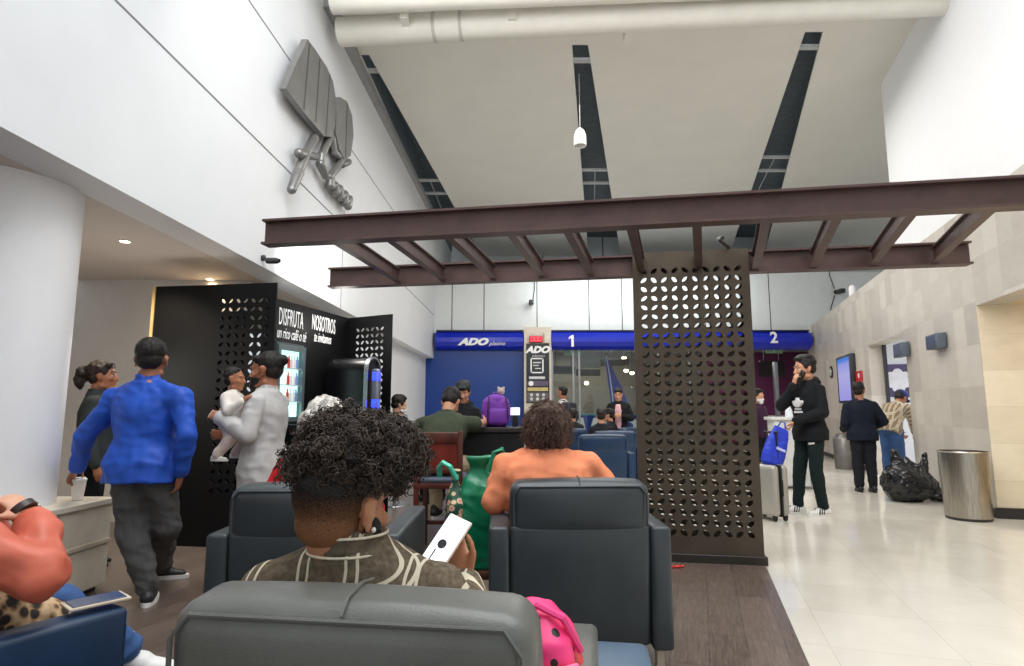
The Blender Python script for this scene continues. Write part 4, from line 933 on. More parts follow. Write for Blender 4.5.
def at_box(name, label, cat, pxa, pxb, pya, pyb, y, depth, mat, group=None, r=.01):
    a, b = at(pxa, pyb, y), at(pxb, pya, y); t = thing(name, label, cat, ((a.x+b.x)/2, y, (a.z+b.z)/2), 0, group)
    return t, b.x-a.x, b.z-a.z
DARK = M((18, 19, 22), .4)
for i, (a, b, c, d, lb) in enumerate(((552, 575, 366, 374, 'long dark board hanging in the office, nearest the pillar'), (576, 600, 369, 376, 'dark board hanging in the middle of the office behind the glass'), (600, 629, 359, 366, 'highest dark board hanging in the office behind the glass'))):
    t, w, h = at_box('hanging_board', lb, 'sign', a, b, c, d, 18.0+i*.25, .08, DARK)
    mb = MB(); mb.rbox((0, 0, 0), (w, .10, h), .01, 1); mb.build('board', DARK, t, False)
    for sx in (-1, 1): mb = MB(); mb.cyl((sx*w*.35, 0, h/2), (sx*w*.35, 0, 3.25-t.location.z), .012, n=6); mb.build('rod', DARK, t)
t, w, h = at_box('hanging_board', 'wide pale panel hanging between the dark boards in the office', 'sign', 577, 600, 352, 368, 18.1, .08, DARK); mb = MB(); mb.rbox((0, .0, 0), (w, .08, h), .01, 1); mb.build('board', M((132, 136, 134), .5), t, False)
mb = MB(); mb.cyl((-w*.35, 0, h/2), (-w*.35, 0, 3.25-t.location.z), .012, n=6); mb.build('rod', DARK, t)
for i, (px, py) in enumerate(((586.5, 383), (611.5, 373.5), (626, 370.5), (632, 373), (624, 358))):
    p = at(px, py, 19.2); t = thing('office_lamp', ('lowest lamp glowing in the office, left of the white letters', 'lamp glowing in the office below the highest dark board', 'small lamp in the office beside the perforated screen', 'lamp at the office edge touching the perforated screen', 'bright pair lamp high in the office near the screen')[i], 'lamp', p)
    mb = MB(); mb.ell((0, 0, 0), (.075, .075, .06)); mb.build('bulb', glow((255, 238, 200), 9.), t); mb = MB(); mb.cyl((0, 0, .04), (0, 0, 3.25-p.z), .012, n=6); mb.lathe((0, 0, .03), [(.10, 0), (.05, .06), (.015, .08)], 16, cap=False); mb.build('hanger', DARK, t)
# low blue counter with big white letters
a, b = at(552, 450, 18.6), at(640, 414, 18.6)
oc = thing('office_counter', 'blue counter with big white letters behind the glass front', 'counter', ((a.x+b.x)/2, 18.6, 0)); w = b.x-a.x
mb = MB(); mb.rbox((0, .3, .52), (w, .6, 1.04), .02, 2); mb.build('front', M((12, 58, 150), .35), oc, False); mb = MB(); mb.rbox((0, .3, 1.07), (w+.06, .68, .06), .01, 2); mb.build('top', M((70, 130, 150), .35), oc, False)
text('ADO', 'lettering', WHT, oc, (at(600, 426, 18.59).x-oc.location.x, -.015, .62), (1, 0, 0), (0, 0, 1), .86, .01, 1.15, .3, .03)
p = at(618, 412, 18.2); bf = thing('feather_banner', 'tall blue feather banner with white edge behind the glass front', 'banner', (p.x, 18.2, 0)); zt = at(612, 356, 18.2).z
prof = []
for i in range(15):
    t = i/14; z = .5+(zt-.5)*t; w = .50*math.sin(PI*min(1, .25+.75*t)**1.0)*(1-t*.55); prof.append((w, z))
mb = MB(); pol = [(-.10, .5)]+[(-.10+w*1.1-.25*0, z) for w, z in prof]+[(-.16, zt)]; pol = [(x-.22*((z-.5)/(zt-.5))**2, z) for x, z in pol]
mb.prism(pol, plane_m((0, 0, 0), (1, 0, 0), (0, 0, 1)), -.012, .012); mb.build('flag', M((30, 60, 170), .6), bf, False)
mb = MB(); pts = [(-.11-.22*((z-.5)/(zt-.5))**2, 0, z) for z in [.02+(zt-.02)*i/12 for i in range(13)]]; mb.tube(pts, .022, 8); mb.build('pole', M((220, 224, 230), .4), bf); mb = MB(); mb.lathe((-.11, 0, 0), [(.22, 0), (.20, .04), (.03, .06)], 20); mb.build('base', DARK, bf)
# counter 2: dark monitors, gate post and counter
t, w, h = at_box('monitor_bank', 'black screen bank above counter 2 in the purple room', 'screen', 760, 784, 361, 377, 18.5, .1, DARK); mb = MB(); mb.rbox((0, 0, 0), (w, .12, h), .01, 1); mb.build('case', M((10, 12, 15), .2), t, False); mb = MB(); mb.rbox((w*.1, -.062, 0), (.10, .01, .06), .004, 1); mb.build('indicator', glow((120, 255, 200), 2.), t, False); 
for sx in (-1, 1): mb = MB(); mb.cyl((sx*w*.3, 0, h/2), (sx*w*.3, 0, 3.25-t.location.z), .02, n=8); mb.build('rod', DARK, t)
for (px, py, lb, nm, bx) in ((572, 352, 'green glass exit sign hanging in the office below the number 1', 'exit_sign', f2), (774, 350, 'green glass exit sign hanging in the purple room below the number 2', 'exit_sign', f3)):
    p = at(px, py, 17.5); t = thing(nm, lb, 'sign', p); mb = MB(); mb.rbox((0, 0, 0), (.50, .02, .20), .005, 1); mb.build('plate', M((150, 186, 150), .3, vary=.05), t, False)
    mb = MB(); mb.prism([(-.02, -.06), (.02, -.06), (.02, .0), (.07, .0), (0, .07), (-.07, .0), (-.02, 0)], plane_m((0, -.012, 0), (1, 0, 0), (0, 0, 1)), 0, .004); mb.build('arrow', M((236, 246, 236), .4, vary=0), t, False); 
    for sx in (-1, 1): mb = MB(); mb.cyl((sx*.2, 0, .1), (sx*.2, 0, 3.25-p.z), .008, n=6); mb.build('rod', DARK, t)
a, b = at(781, 470, 16.8), at(781, 362, 16.8)
mb = MB(); mb.rbox((a.x, 16.8, b.z/2), (.10, .14, b.z), .01, 2); tag(mb.build('gate_post', M((126, 132, 138), .35, .5)), 'tall grey metal post standing at the entrance below number 2', 'post')
t, w, h = at_box('ticket_desk', 'dark desk standing in the purple room of counter 2', 'desk', 748, 800, 415, 450, 17.9, .6, DARK); t.location.z = 0; mb = MB(); mb.rbox((0, 0, .5), (w, .5, 1.0), .01, 1); mb.build('front', M((60, 54, 66), .5), t, False); mb = MB(); mb.rbox((0, 0, 1.03), (w+.05, .58, .05), .01, 1); mb.build('top', M((150, 150, 152), .4), t, False)
# ------------------------------------------------------------------ armchairs
LEATH = M((58, 65, 68), .36, 0, .10, 4., .18, 260., .5); LEATH_LIT = M((100, 101, 96), .34, 0, .10, 4., .18, 260., .5); LBLUE = M((26, 52, 82), .40, 0, .10, 4., .15, 260., .5)  # the near chair's leather is a lighter copy, overhead sheen put into its colour
LEGM = M((196, 186, 164), .35, .3, .04)
def armchair(label, loc, rz, leather, group='dark leather lounge armchairs', ah=.66, hw=.63, arms=('l', 'r')):
    t = thing('lounge_armchair', label, 'armchair', loc, rz, group)
    mb = MB(); mb.rbox((0, .01, .245), (.66, .72, .17), .02, 3); mb.build('seat_base', leather, t)
    mb = MB(); mb.rbox((0, .07, .385), (.62, .60, .13), .045, 4, cut=5, puff=.012); mb.build('seat_cushion', leather, t)
    mb = MB(); mb.rbox((0, 0, 0), (.635, .15, .54), .025, 3, Matrix.Translation(V((0, -.315, .435))) @ Matrix.Rotation(R(4), 4, 'X'), cut=4, puff=.008); bk = mb.build('backrest', leather, t)
    mb = MB(); mb.rbox((0, 0, 0), (hw, .155, .235), .045, 5, Matrix.Translation(V((0, -.335, .775))) @ Matrix.Rotation(R(5), 4, 'X'), cut=5, puff=.012); hr = mb.build('headrest', leather, t)
    mb = MB(); z0, z1, x1 = .685, .885, hw/2-.012
    for s in (1,):
        pts = [(-x1, -.418+.0, z0+.01), (-x1+.0, -.421, z1-.05), (-x1+.03, -.418, z1-.012), (x1-.03, -.418, z1-.012), (x1, -.421, z1-.05), (x1, -.418, z0+.01)]; mb.tube(pts, .0045, 6)
    mb.tube([(0, -.415, z1-.005), (0, -.39, z1+.018), (0, -.33, z1+.027), (0, -.27, z1+.018)], .0025, 5)
    mb.build('piping', leather, hr)
    for s in (-1, 1):
        mb = MB(); mb.rbox((s*.37, .0, (ah+.15)/2), (.095, .79, ah-.15), .018, 3, cut=3, puff=.004); a = mb.build('armrest', leather, t)
        mb = MB(); mb.tube([(s*.412, -.37, ah-.014), (s*.412, .37, ah-.014), (s*.412, .388, ah-.05), (s*.412, .388, .18)], .004, 5); mb.build('seam', leather, a)
    for s in (-1, 1):
        mb = MB(); x = s*.36
        for y in (-.34, .34): mb.rbox((x, y, .08), (.035, .035, .16), .004, 1)
        mb.rbox((x, 0, .142), (.035, .70, .03), .004, 1); mb.build('leg_frame', LEGM, t, False)
    return t
c_near = armchair('closest lounge armchair, with the curly haired man leaning on its grey headrest', (-.225, 1.44, 0), R(-8), LEATH_LIT, ah=.62)
c_peach = armchair('lounge armchair with the woman in the peach top, beside the perforated screen', (.305, 3.18, 0), R(1), LEATH, ah=.69)
c_white = armchair('lounge armchair left of the curly haired man, in front of the black kiosk', (-.90, 3.02, 0), R(0), LEATH, ah=.69)
ca = gz(130, 606, .66); cdir = R(-29)
cf = Matrix.Rotation(cdir, 3, 'Z'); cl = ca-cf @ V((.417, .395, 0)); cl.z = 0
c_coral = armchair('dark blue lounge armchair at the picture edge, holding the person in the coral jacket', cl, cdir, LBLUE)
for (px0, px1, y, lb) in ((573, 632, 8.3, 'dark blue lounge armchair in the far row, behind the peach top woman'), (590, 640, 9.6, 'dark blue lounge armchair second row back, next to the perforated screen'), (548, 590, 10.9, 'dark blue lounge armchair far back, half hidden by the peach top woman')):
    a, b = at(px0, 440, y-.4), at(px1, 440, y-.4); armchair(lb, ((a.x+b.x)/2, y, 0), R(2), LBLUE)
pf_ = thing('leather_pouf', 'low blue leather pouf by the closest armchair and the beige chair leg', 'pouf', (.28, 1.93, 0), R(-8)); pf_.location = (.285, 1.94, 0)
mb = MB(); mb.rbox((0, 0, .265), (.29, .30, .39), .025, 3, cut=3, puff=.006); mb.build('cushion', M((84, 104, 124), .4, 0, .08, 4., .15, 260.), pf_)
for x in (-.11, .11):
    for y in (-.11, .11):
        mb = MB(); mb.rbox((x, y, .04), (.03, .03, .08), .004, 1); mb.build('leg', LEGM, pf_, False)
# ------------------------------------------------------------------ bar corner
hc = thing('bar_chair', 'dark red-brown wooden bar chair with panelled back under the man in green', 'chair', (-.62, 5.38, 0), R(-4))
WD = M((78, 34, 24), .35, 0, .25, 8., .1, 60., .5, (1, 1, .2)); 
for x in (-.19, .19):
    mb = MB(); mb.rbox((0, 0, 0), (.042, .045, 1.04), .008, 2, Matrix.Translation(V((x, -.19, .52))) @ Matrix.Rotation(R(2), 4, 'X')); mb.build('rear_leg', WD, hc)
    mb = MB(); mb.rbox((x, .19, .30), (.042, .042, .60), .008, 2); mb.build('front_leg', WD, hc)
    mb = MB(); mb.rbox((x, 0, .24), (.025, .38, .035), .005, 1); mb.build('side_rail', WD, hc)
mb = MB(); mb.rbox((0, -.20, .98), (.42, .04, .10), .012, 3); mb.build('top_rail', WD, hc)
mb = MB(); mb.rbox((0, -.197, .83), (.35, .018, .24), .004, 1); mb.build('back_panel', M((110, 36, 22), .35, 0, .2, 9., 0, 60., .5, (1, 1, .2)), hc)
mb = MB(); mb.rbox((0, -.195, .70), (.38, .035, .05), .008, 2); mb.build('lower_rail', WD, hc)
mb = MB(); mb.rbox((0, 0, .575), (.43, .43, .05), .008, 2); mb.build('seat_frame', WD, hc); mb = MB(); mb.rbox((0, 0, .625), (.40, .40, .06), .025, 3, cut=3, puff=.01); mb.build('seat_pad', M((92, 104, 122), .5), hc)
mb = MB(); mb.rbox((0, .19, .20), (.36, .025, .035), .005, 1); mb.build('foot_rail', WD, hc)
bc = thing('bar_counter', 'black bar counter with white zigzag mark in front of the man in green', 'counter', (-.10, 6.15, 0), R(-3))
mb = MB(); mb.rbox((0, 0, .50), (.90, .52, 1.0), .01, 2); mb.build('body', M((16, 17, 20), .4), bc, False); mb = MB(); mb.rbox((0, 0, 1.025), (1.0, .62, .05), .008, 2); mb.build('top', M((36, 34, 34), .3), bc, False)
mb = MB(); pts = [(.235, .80), (.26, .99), (.285, .84), (.31, .99), (.335, .84), (.36, .99), (.375, .82)]
for (xa, za), (xb, zb_) in zip(pts, pts[1:]): mb.cap((xa, -.262, za), (xb, -.262, zb_), .010, .010, side=(0, 1, 0), n=8, h=2)
mb.build('zigzag_mark', WHT, bc); mb = MB(); mb.span((.22, -.264, .42), (.235, -.258, .62)); mb.build('white_line', WHT, bc, False)
bp = thing('backpack', 'purple backpack standing on the black bar counter', 'backpack', at(496, 424, 6.12).to_tuple()[:2]+(1.051,), R(10))
PUR = M((128, 58, 176), .6, 0, .12, 6., .2, 200.)
mb = MB(); mb.rbox((0, 0, .15), (.27, .15, .30), .06, 4, cut=3, puff=.015); mb.ell((0, -.01, .27), (.11, .07, .06)); soft(mb, 'body', PUR, bp, .008, 2, folds(.006, 12))
mb = MB(); mb.rbox((0, -.10, .10), (.20, .07, .16), .03, 3, cut=2, puff=.01); mb.build('front_pocket', M((112, 48, 160), .6), bp)
for x in (-.085, .085): mb = MB(); mb.tube([(x, -.085, .30), (x*1.15, -.13, .22), (x*1.2, -.125, .08), (x, -.08, .02)], .010, 6); mb.build('strap', M((60, 24, 84), .6), bp)
mb = MB(); mb.tube([(-.03, .02, .30), (-.025, .02, .35), (.025, .02, .35), (.03, .02, .30)], .007, 6); mb.build('handle', M((150, 84, 196), .6), bp)
tk = thing('plush_charm', 'pale round plush charm sitting on the purple backpack', 'toy', V(bp.location)+V((.05, .03, .325))); mb = MB(); mb.ell((0, 0, .035), (.04, .035, .04)); mb.ell((-.028, 0, .072), (.014, .012, .014)); mb.ell((.028, 0, .072), (.014, .012, .014)); soft(mb, 'plush', M((196, 176, 168), .9), tk, .005, 1)
p = at(518, 411, 6.3); lp = thing('tablet_stand', 'small white screen propped on a ledge left of the pillar', 'tablet', (p.x-.03, 6.3, 1.051), R(-4))
mb = MB(); mb.rbox((0, 0, 0), (.10, .008, .085), .003, 1, Matrix.Translation(V((0, 0, .155))) @ Matrix.Rotation(R(-18), 4, 'X')); mb.build('panel', glow((226, 236, 240), .7), lp, False); mb = MB(); mb.rbox((0, .03, .06), (.06, .08, .12), .006, 1); mb.build('base', M((30, 30, 32), .5), lp)
lt = thing('low_table', 'low dark brown table under the green gift bag', 'table', (-.24, 3.55, 0), R(2))
mb = MB(); mb.rbox((0, 0, .335), (.54, .50, .04), .008, 2); mb.build('table_top', M((82, 48, 36), .35, 0, .2, 8., 0, 60., .5, (1, .2, 1)), lt)
for x in (-.23, .23):
    for y in (-.20, .20): mb = MB(); mb.rbox((x, y, .158), (.04, .04, .316), .004, 1); mb.build('leg', M((64, 38, 30), .4), lt, False)
# green gift bag
gp = at(482, 560, 3.45)
gg = thing('gift_bag', 'shiny green sack bag with floral sides standing on the low brown table', 'bag', (gp.x-.04, 3.45, .356), R(8)); gg.scale = (1.1, 1., 1.04); GRN = M((0, 116, 78), .30, 0, .12, 5., .15, 30.); FLO = None
t = NT('floral_print'); o_ = t.obj(); vz = t.n('ShaderNodeTexVoronoi', Scale=26.); t.l(o_, vz.inputs['Vector']); t.col(t.ramp(vz.outputs['Distance'], [(.15, lin((206, 120, 108))), (.38, lin((226, 196, 160))), (.46, lin((30, 92, 66))), (.8, lin((18, 58, 46)))])); t.set(.6); FLO = t.m
def sack(x0, x1, n=26, y0=-.11, y1=.11):
    rg = []
    for z, w, d in ((0, 1., 1.), (.10, 1.04, 1.05), (.25, 1.0, 1.), (.38, .90, .9), (.45, .74, .62), (.49, .45, .40), (.515, .36, .34), (.545, .50, .44), (.58, .64, .50)):
        rg.append([V(((x0+x1)/2+(x1-x0)/2*w*math.copysign(abs(math.cos(q))**.55, math.cos(q)), (y1-y0)/2*d*math.copysign(abs(math.sin(q))**.55, math.sin(q)), z)) for q in [2*PI*i/n for i in range(n)]])
    return rg
mb = MB(); mb.loft(sack(-.095, .125)); soft(mb, 'sack', GRN, gg, .008, 1, folds(.011, 11, .25))
mb = MB(); mb.loft([[V((p.x, p.y*1.02, p.z*.88)) for p in r] for r in sack(-.155, -.055)]); soft(mb, 'floral_side', FLO, gg, .008, 1, folds(.006, 12)); mb = MB(); mb.loft([[V((p.x, p.y*.98+.02, p.z)) for p in r] for r in sack(.085, .16)]); soft(mb, 'floral_side', FLO, gg, .008, 1, folds(.006, 12))
mb = MB(); mb.tube([(-.10, -.06, .46), (-.135, -.07, .53), (-.17, -.05, .55), (-.19, -.02, .52), (-.185, .0, .47)], .013, 8); mb.build('handle', M((60, 190, 160), .35), gg); mb = MB(); mb.tube([(.06, -.06, .50), (.09, -.07, .60), (.13, -.05, .62), (.155, -.02, .55)], .013, 8); mb.build('handle', M((10, 130, 90), .35), gg)
# marble ledge round the column, cup
ml = thing('marble_ledge', 'cream marble ledge at the foot of the round white column', 'ledge', (-3.25, 3.62, 0), -.03); MARB = M((206, 198, 182), .3, 0, .10, 3.)
mb = MB(); mb.rbox((0, .0, .31), (.86, 1.30, .54), .006, 1); mb.build('body', MARB, ml, False)
mb = MB(); mb.rbox((.0, .0, .595), (.90, 1.34, .04), .006, 2); mb.build('top_slab', MARB, ml, False); mb = MB(); mb.span((-.40, -.60, 0), (.38, .62, .05)); mb.build('plinth', DARKBASE, ml, False); mb = MB(); mb.rbox((.438, .0, .33), (.012, 1.28, .03), .003, 1); mb.build('joint_strip', M((188, 176, 156), .4), ml, False)
# small thing on the floor
p = gz(678, 568, 0.004); cw_ = thing('candy_wrapper', 'tiny red wrapper on the wood floor by the screen foot', 'litter', p, .3)
mb = MB(); mb.ell((0, 0, .012), (.03, .016, .012)); mb.cap((-.03, 0, .01), (-.045, 0, .012), .006, .012, n=8, h=2); mb.cap((.03, 0, .01), (.045, 0, .012), .006, .012, n=8, h=2); soft(mb, 'wrapper', M((220, 60, 50), .4), cw_, .003, 1)
# ------------------------------------------------------------------ the people
def loc2(loc, yaw):
    m = Matrix.Rotation(-R(yaw), 3, 'Z'); L = V(loc)
    return lambda x, y, z: m @ (V((x, y, z))-L)
SK1 = skin((186, 132, 98)); SK2 = skin((204, 152, 120)); SK3 = skin((168, 114, 84)); SK4 = skin((216, 166, 138))
HB = hairm((26, 21, 19)); HD = hairm((42, 32, 28)); HBR = hairm((74, 52, 42)); HW = hairm((196, 190, 182))
JEAN = cloth((62, 92, 140)); BLK = cloth((22, 23, 27)); GREY = cloth((84, 84, 84), .3); KHAKI = cloth((176, 160, 134)); SHOEB = M((24, 24, 26), .5); SOLEW = M((232, 230, 226), .5, vary=.02)
# curly haired man in the closest chair
L0, Y0_ = (-.29, 1.40, 0), -10; w = loc2(L0, Y0_)
J = sit(.42, 1.70); J.update(pel=w(-.27, 1.41, .52), chest=w(-.31, 1.335, .70), nb=w(-.345, 1.295, .925), head=w(-.362, 1.29, 1.018), sh_r=w(-.165, 1.32, .83), sh_l=w(-.50, 1.29, .84),
    el_r=w(-.05, 1.45, .64), wr_r=w(-.125, 1.66, .755), el_l=w(-.59, 1.42, .64), wr_l=w(-.40, 1.66, .64), hip_r=w(-.18, 1.47, .50), hip_l=w(-.36, 1.47, .50), kn_r=w(-.11, 1.88, .50), kn_l=w(-.41, 1.89, .50), an_r=w(-.11, 1.94, .085), an_l=w(-.43, 1.95, .085))
PLAID = grid_cloth((106, 94, 78), (216, 206, 182), .105, .14, .055, None, .02)
rc, H = person('man with curly dark hair and brown checked shirt, seen from behind, holding a phone', L0, Y0_, J, SK1, HB, 'tuft', (PLAID, 'shirt'), JEAN, (SHOEB, SOLEW), (-18, -6, 2), .0065, {'_r': dict(dir=w(-.16, 1.705, .84)-w(-.125, 1.66, .755), palm=(-.35, -.9, .45), curl=38)}, tdef=.022, collar=True, hk=1.12, brow=HB, wrinkle=.006)
ha = [o for o in rc.children if o.name.startswith('hair')][0]
mb = MB(); H.ell(mb, (.004, .004, .094), (.084, .102, .070), n=24, m=16); H.ell(mb, (.03, .05, .115), (.074, .070, .048)); H.ell(mb, (0, -.03, .060), (.077, .076, .060)); H.ell(mb, (-.03, -.02, .12), (.055, .065, .046))
soft(mb, 'hair_mass', HB, ha, .007, 2, lambda p, n: strands(.020, 26.)(p, n)+.010*noise.noise(p*60))
CURL = M((66, 54, 46), .5, 0, .45, 26., 0, 60, .35)
tst = lambda d: d.z > -.62 and not (d.y > .5 and d.z < .0)
mb = MB()
curls(mb, H, 2600, (.004, .006, .092), (.098, .114, .084), tst, .26, (.014, .034), (.0035, .0085), .0017, .2, 3, 12)
curls(mb, H, 900, (.038, .055, .112), (.076, .078, .058), lambda d: d.z > -.5 and d.x > -.4, .3, (.014, .036), (.004, .009), .0017, .3, 5, 12)
mb.build('curls', CURL, ha, True, 180)
t = NT('faded_hair'); o_ = t.obj(); zz = t.n('ShaderNodeSeparateXYZ'); t.l(o_, zz.inputs[0]); g_ = t.math('MULTIPLY', t.math('SUBTRACT', zz.outputs[2], J['head'].z-.045), 7.5); fac = t.math('SUBTRACT', t.math('ADD', t.math('MULTIPLY', t.noise(t.mapping(o_, (1, 1, .6)), 480, 3), 1.1), .12), g_)
t.col(t.ramp(fac, [(.1, lin((30, 22, 18))), (.75, lin((134, 92, 62)))])); t.set(.7, spec=.2); FADE = t.m
mb = MB(); H.ell(mb, (0, -.016, .030), (.0765, .095, .085)); H.ell(mb, (0, -.028, -.030), (.062, .066, .05)); soft(mb, 'short_sides', FADE, ha, .0065, 2)
mb = MB(); H.cap(mb, (.066, .018, -.03), (.05, .05, -.085), .017, .018); H.cap(mb, (.05, .05, -.085), (0, .080, -.105), .019, .02); H.cap(mb, (-.066, .018, -.03), (-.05, .05, -.085), .017, .018); H.cap(mb, (-.05, .05, -.085), (0, .080, -.105), .019, .02); soft(mb, 'beard', HB, rc, .006, 2, strands(.003, 120))
mb = MB(); mb.ell(H.p(.087, .0, -.034), (.005, .005, .006)); mb.build('ear_stud', M((235, 235, 240), .15, .6, 0), rc)
n_ = J['nb']; mb = MB()
for rr_, zz_, r_ in ((.064, .012, .010), (.062, .030, .011)): mb.tube([n_+V((math.cos(a)*rr_*1.1, math.sin(a)*rr_*1.05-.004, zz_)) for a in [2*PI*i/24 for i in range(25)]], r_, 8)
cb_ = soft(mb, 'collar_band', M((96, 86, 72), .9, 0, .2, 60., .4, 300., .2), rc, .005, 1)
mb = MB()
for rr_, zz_ in ((.0755, .004), (.0745, .040)): mb.tube([n_+V((math.cos(a)*rr_*1.1, math.sin(a)*rr_*1.05-.004, zz_)) for a in [2*PI*i/28 for i in range(29)]], .0028, 6)
mb.build('cream_edging', M((222, 212, 188), .9, 0, .1, 60.), cb_)
# phone
ph = thing('mobile_phone', 'white screened mobile phone held up by the curly haired man', 'phone', at(446, 541, 1.64)); pm = Matrix.Rotation(R(-14), 4, 'Z') @ Matrix.Rotation(R(-38), 4, 'X') @ Matrix.Rotation(R(22), 4, 'Y')
mb = MB(); mb.rbox((0, 0, 0), (.074, .009, .150), .004, 3, pm @ Matrix.Translation(V((0, .004, 0)))); mb.build('case', M((226, 214, 196), .3, vary=.02), ph)
mb = MB(); mb.rbox((0, 0, 0), (.068, .002, .142), .0008, 1, pm @ Matrix.Translation(V((0, -.0012, 0)))); sc_ = mb.build('display', glow((238, 240, 246), .95), ph, False)
mb = MB(); mb.cyl(pm @ V((-.004, -.003, -.012)), pm @ V((-.004, -.0024, -.012)), .013, n=24); mb.build('round_picture', M((28, 28, 30), .4), sc_); mb = MB(); mb.rbox((0, 0, 0), (.004, .001, .04), .0004, 1, pm @ Matrix.Translation(V((-.012, -.0026, -.05)))); mb.build('dark_line', M((50, 52, 60), .4), sc_, False)
# person in the coral jacket
w = loc2(cl, -29); J = sit(.42, 1.66, 1.1)
J.update(pel=V((0, -.08, .54)), chest=V((0, -.10, .80)), nb=V((0, -.06, 1.02)), head=V((-.02, .0, 1.17)), sh_r=V((.175, -.06, .955)), sh_l=V((-.175, -.06, .955)), el_r=w(-1.225, 1.60, .80), wr_r=w(-1.41, 1.80, .895), el_l=V((-.27, .16, .72)), wr_l=w(-1.60, 1.86, .86),
    kn_r=w(-1.46, 1.98, .59), an_r=w(-1.36, 2.2, .375), toe_r=Matrix.Rotation(R(29), 3, 'Z') @ V((1, .15, -.10)), footup_r=Matrix.Rotation(R(29), 3, 'Z') @ V((.1, -.15, 1)), kn_l=V((-.12, .44, .50)), an_l=V((-.13, .48, .085)), hip_r=V((.10, .02, .53)), hip_l=V((-.10, .02, .52)))
CORAL = M((208, 104, 80), .5, 0, .10, 5., .12, 200.)
cr, H2 = person('person in puffy coral jacket and jeans in the armchair at the picture edge', cl, -29, J, SK4, HBR, 'long', (CORAL, 'jacket'), JEAN, (SOLEW, SOLEW), (0, 4, 0), .008, {'_r': dict(dir=w(-1.52, 1.80, .985)-w(-1.41, 1.80, .895), palm=(-.7, -.2, -.5), curl=55), '_l': dict(dir=w(-1.53, 1.84, .95)-w(-1.60, 1.86, .86), palm=(.8, .2, 0), curl=60)}, tdef=.032, wrinkle=.018, hem=.02)
wr, el = J['wr_r'], J['el_r']; ax = (wr-el).normalized(); ax = (w(-1.52, 1.80, .985)-w(-1.41, 1.80, .895)).normalized(); c = wr+ax*.050
mb = MB(); mb.cyl(c-ax*.010, c+ax*.010, .036, n=24); mb.build('watch_strap', M((52, 44, 40), .4), cr)
mb = MB(); q = ax.cross(V((0, 0, 1))).normalized(); mb.cyl(c+q*.034, c+q*.045, .019, n=20); mb.build('watch_case', M((206, 204, 200), .25, .7), cr)
t = NT('spotted_blouse'); o_ = t.obj(); vz = t.n('ShaderNodeTexVoronoi', Scale=36.); t.l(o_, vz.inputs['Vector']); t.col(t.ramp(vz.outputs['Distance'], [(.34, lin((24, 18, 16))), (.46, lin((58, 40, 30))), (.54, lin((150, 116, 78))), (.75, lin((206, 176, 138)))])); t.set(.7)
mb = MB(); torso(mb, J, .046, .16); P2 = [v for v in mb.v]
mb2 = MB(); k = J['k']
a1 = V((0, 0, 1)); rg = []
for z, rx, ry in ((.40, .19, .17), (.50, .215, .19), (.60, .205, .185), (.70, .19, .175), (.74, .17, .16)): rg.append([V((rx*math.cos(q)+.03, -.055+ry*math.sin(q), z)) for q in [2*PI*i/24 for i in range(24)]])
mb2.loft(rg); mb2.cap((.10, -.02, .64), (.15, .20, .62), .13, .10); mb2.cap((.15, .20, .62), (.16, .30, .60), .10, .07); soft(mb2, 'blouse', t.m, cr, .010, 2, folds(.010, 12))
tbp = gz(96, 604, .672); tb = thing('notebook', 'thin notebook with pale edges lying on the armrest beside the coral jacket', 'notebook', (tbp.x, tbp.y, .676), R(-40))
mb = MB(); mb.rbox((0, 0, .004), (.095, .15, .008), .003, 2); mb.build('cover', M((206, 192, 172), .5), tb); mb = MB(); mb.rbox((0, 0, .0095), (.080, .13, .003), .001, 1); mb.build('dark_face', M((60, 72, 96), .25), tb, False)
# man in the blue jacket
L0, Yw = (-2.37, 3.86, 0), 10; w = loc2(L0, Yw); J = stand(1.66, 1.22)
fr_ = gz(158, 580, 0); fl_ = gz(140, 609, 0)
J.update(el_l=w(-2.765, 3.88, 1.06), wr_l=w(-2.90, 4.03, .845), sh_l=w(-2.575, 3.86, 1.30), sh_r=w(-2.135, 3.82, 1.30), el_r=w(-2.065, 3.80, 1.06), wr_r=w(-2.12, 3.86, .83), an_l=w(fl_.x, fl_.y+.08, .085), an_r=w(fr_.x, fr_.y+.02, .085), kn_r=w(-2.26, 3.98, .49), kn_l=w(-2.42, 3.88, .48), toe_r=w(L0[0]+1, L0[1]+.15, 0), toe_l=V((-.2, 1, 0)))
BLJ = M((26, 80, 186), .6, 0, .1, 5., .12, 220.)
person('man in a bright blue jacket and grey jeans, back turned, hand on a cup', L0, Yw, J, SK3, HB, 'short', (BLJ, 'jacket'), GREY, (M((36, 36, 40), .5), SOLEW), (6, 0, 0), .0085, {'_l': dict(dir=(-.5, .35, -.6), palm=w(-2.96, 4.1, .62)-J['wr_l'], curl=40)}, tdef=.022, bdef=.026, hem=.15, collar=True, cuff=True, wrinkle=.014, hk=1.2)
cp_ = V((-2.945, 4.11, .617)); cup = thing('paper_cup', 'tall white paper cup under the hand of the man in blue', 'cup', cp_)
mb = MB(); mb.lathe((0, 0, 0), [(.031, 0), (.044, .13), (.041, .13), (.029, .004)], 28); mb.build('cup', M((236, 230, 220), .5, vary=.02), cup); mb = MB(); mb.lathe((0, 0, .128), [(.046, 0), (.046, .010), (.038, .014), (.036, .02), (.01, .02)], 28); mb.build('lid', M((244, 242, 238), .4, vary=.02), cup)
# woman beyond the column
L0, Yw = (-3.36, 4.82, 0), -62; J = stand(1.60, 1.05)
person('woman in a dark green-grey jacket between the white column and the man in blue', L0, Yw, J, SK3, HD, 'tail', (cloth((54, 60, 60)), 'jacket'), BLK, (SHOEB, SHOEB), (-8, 2, 0), .010, brow=HD, eyes=True, tdef=.024, collar=True, hdisp=strands(.010, 40))
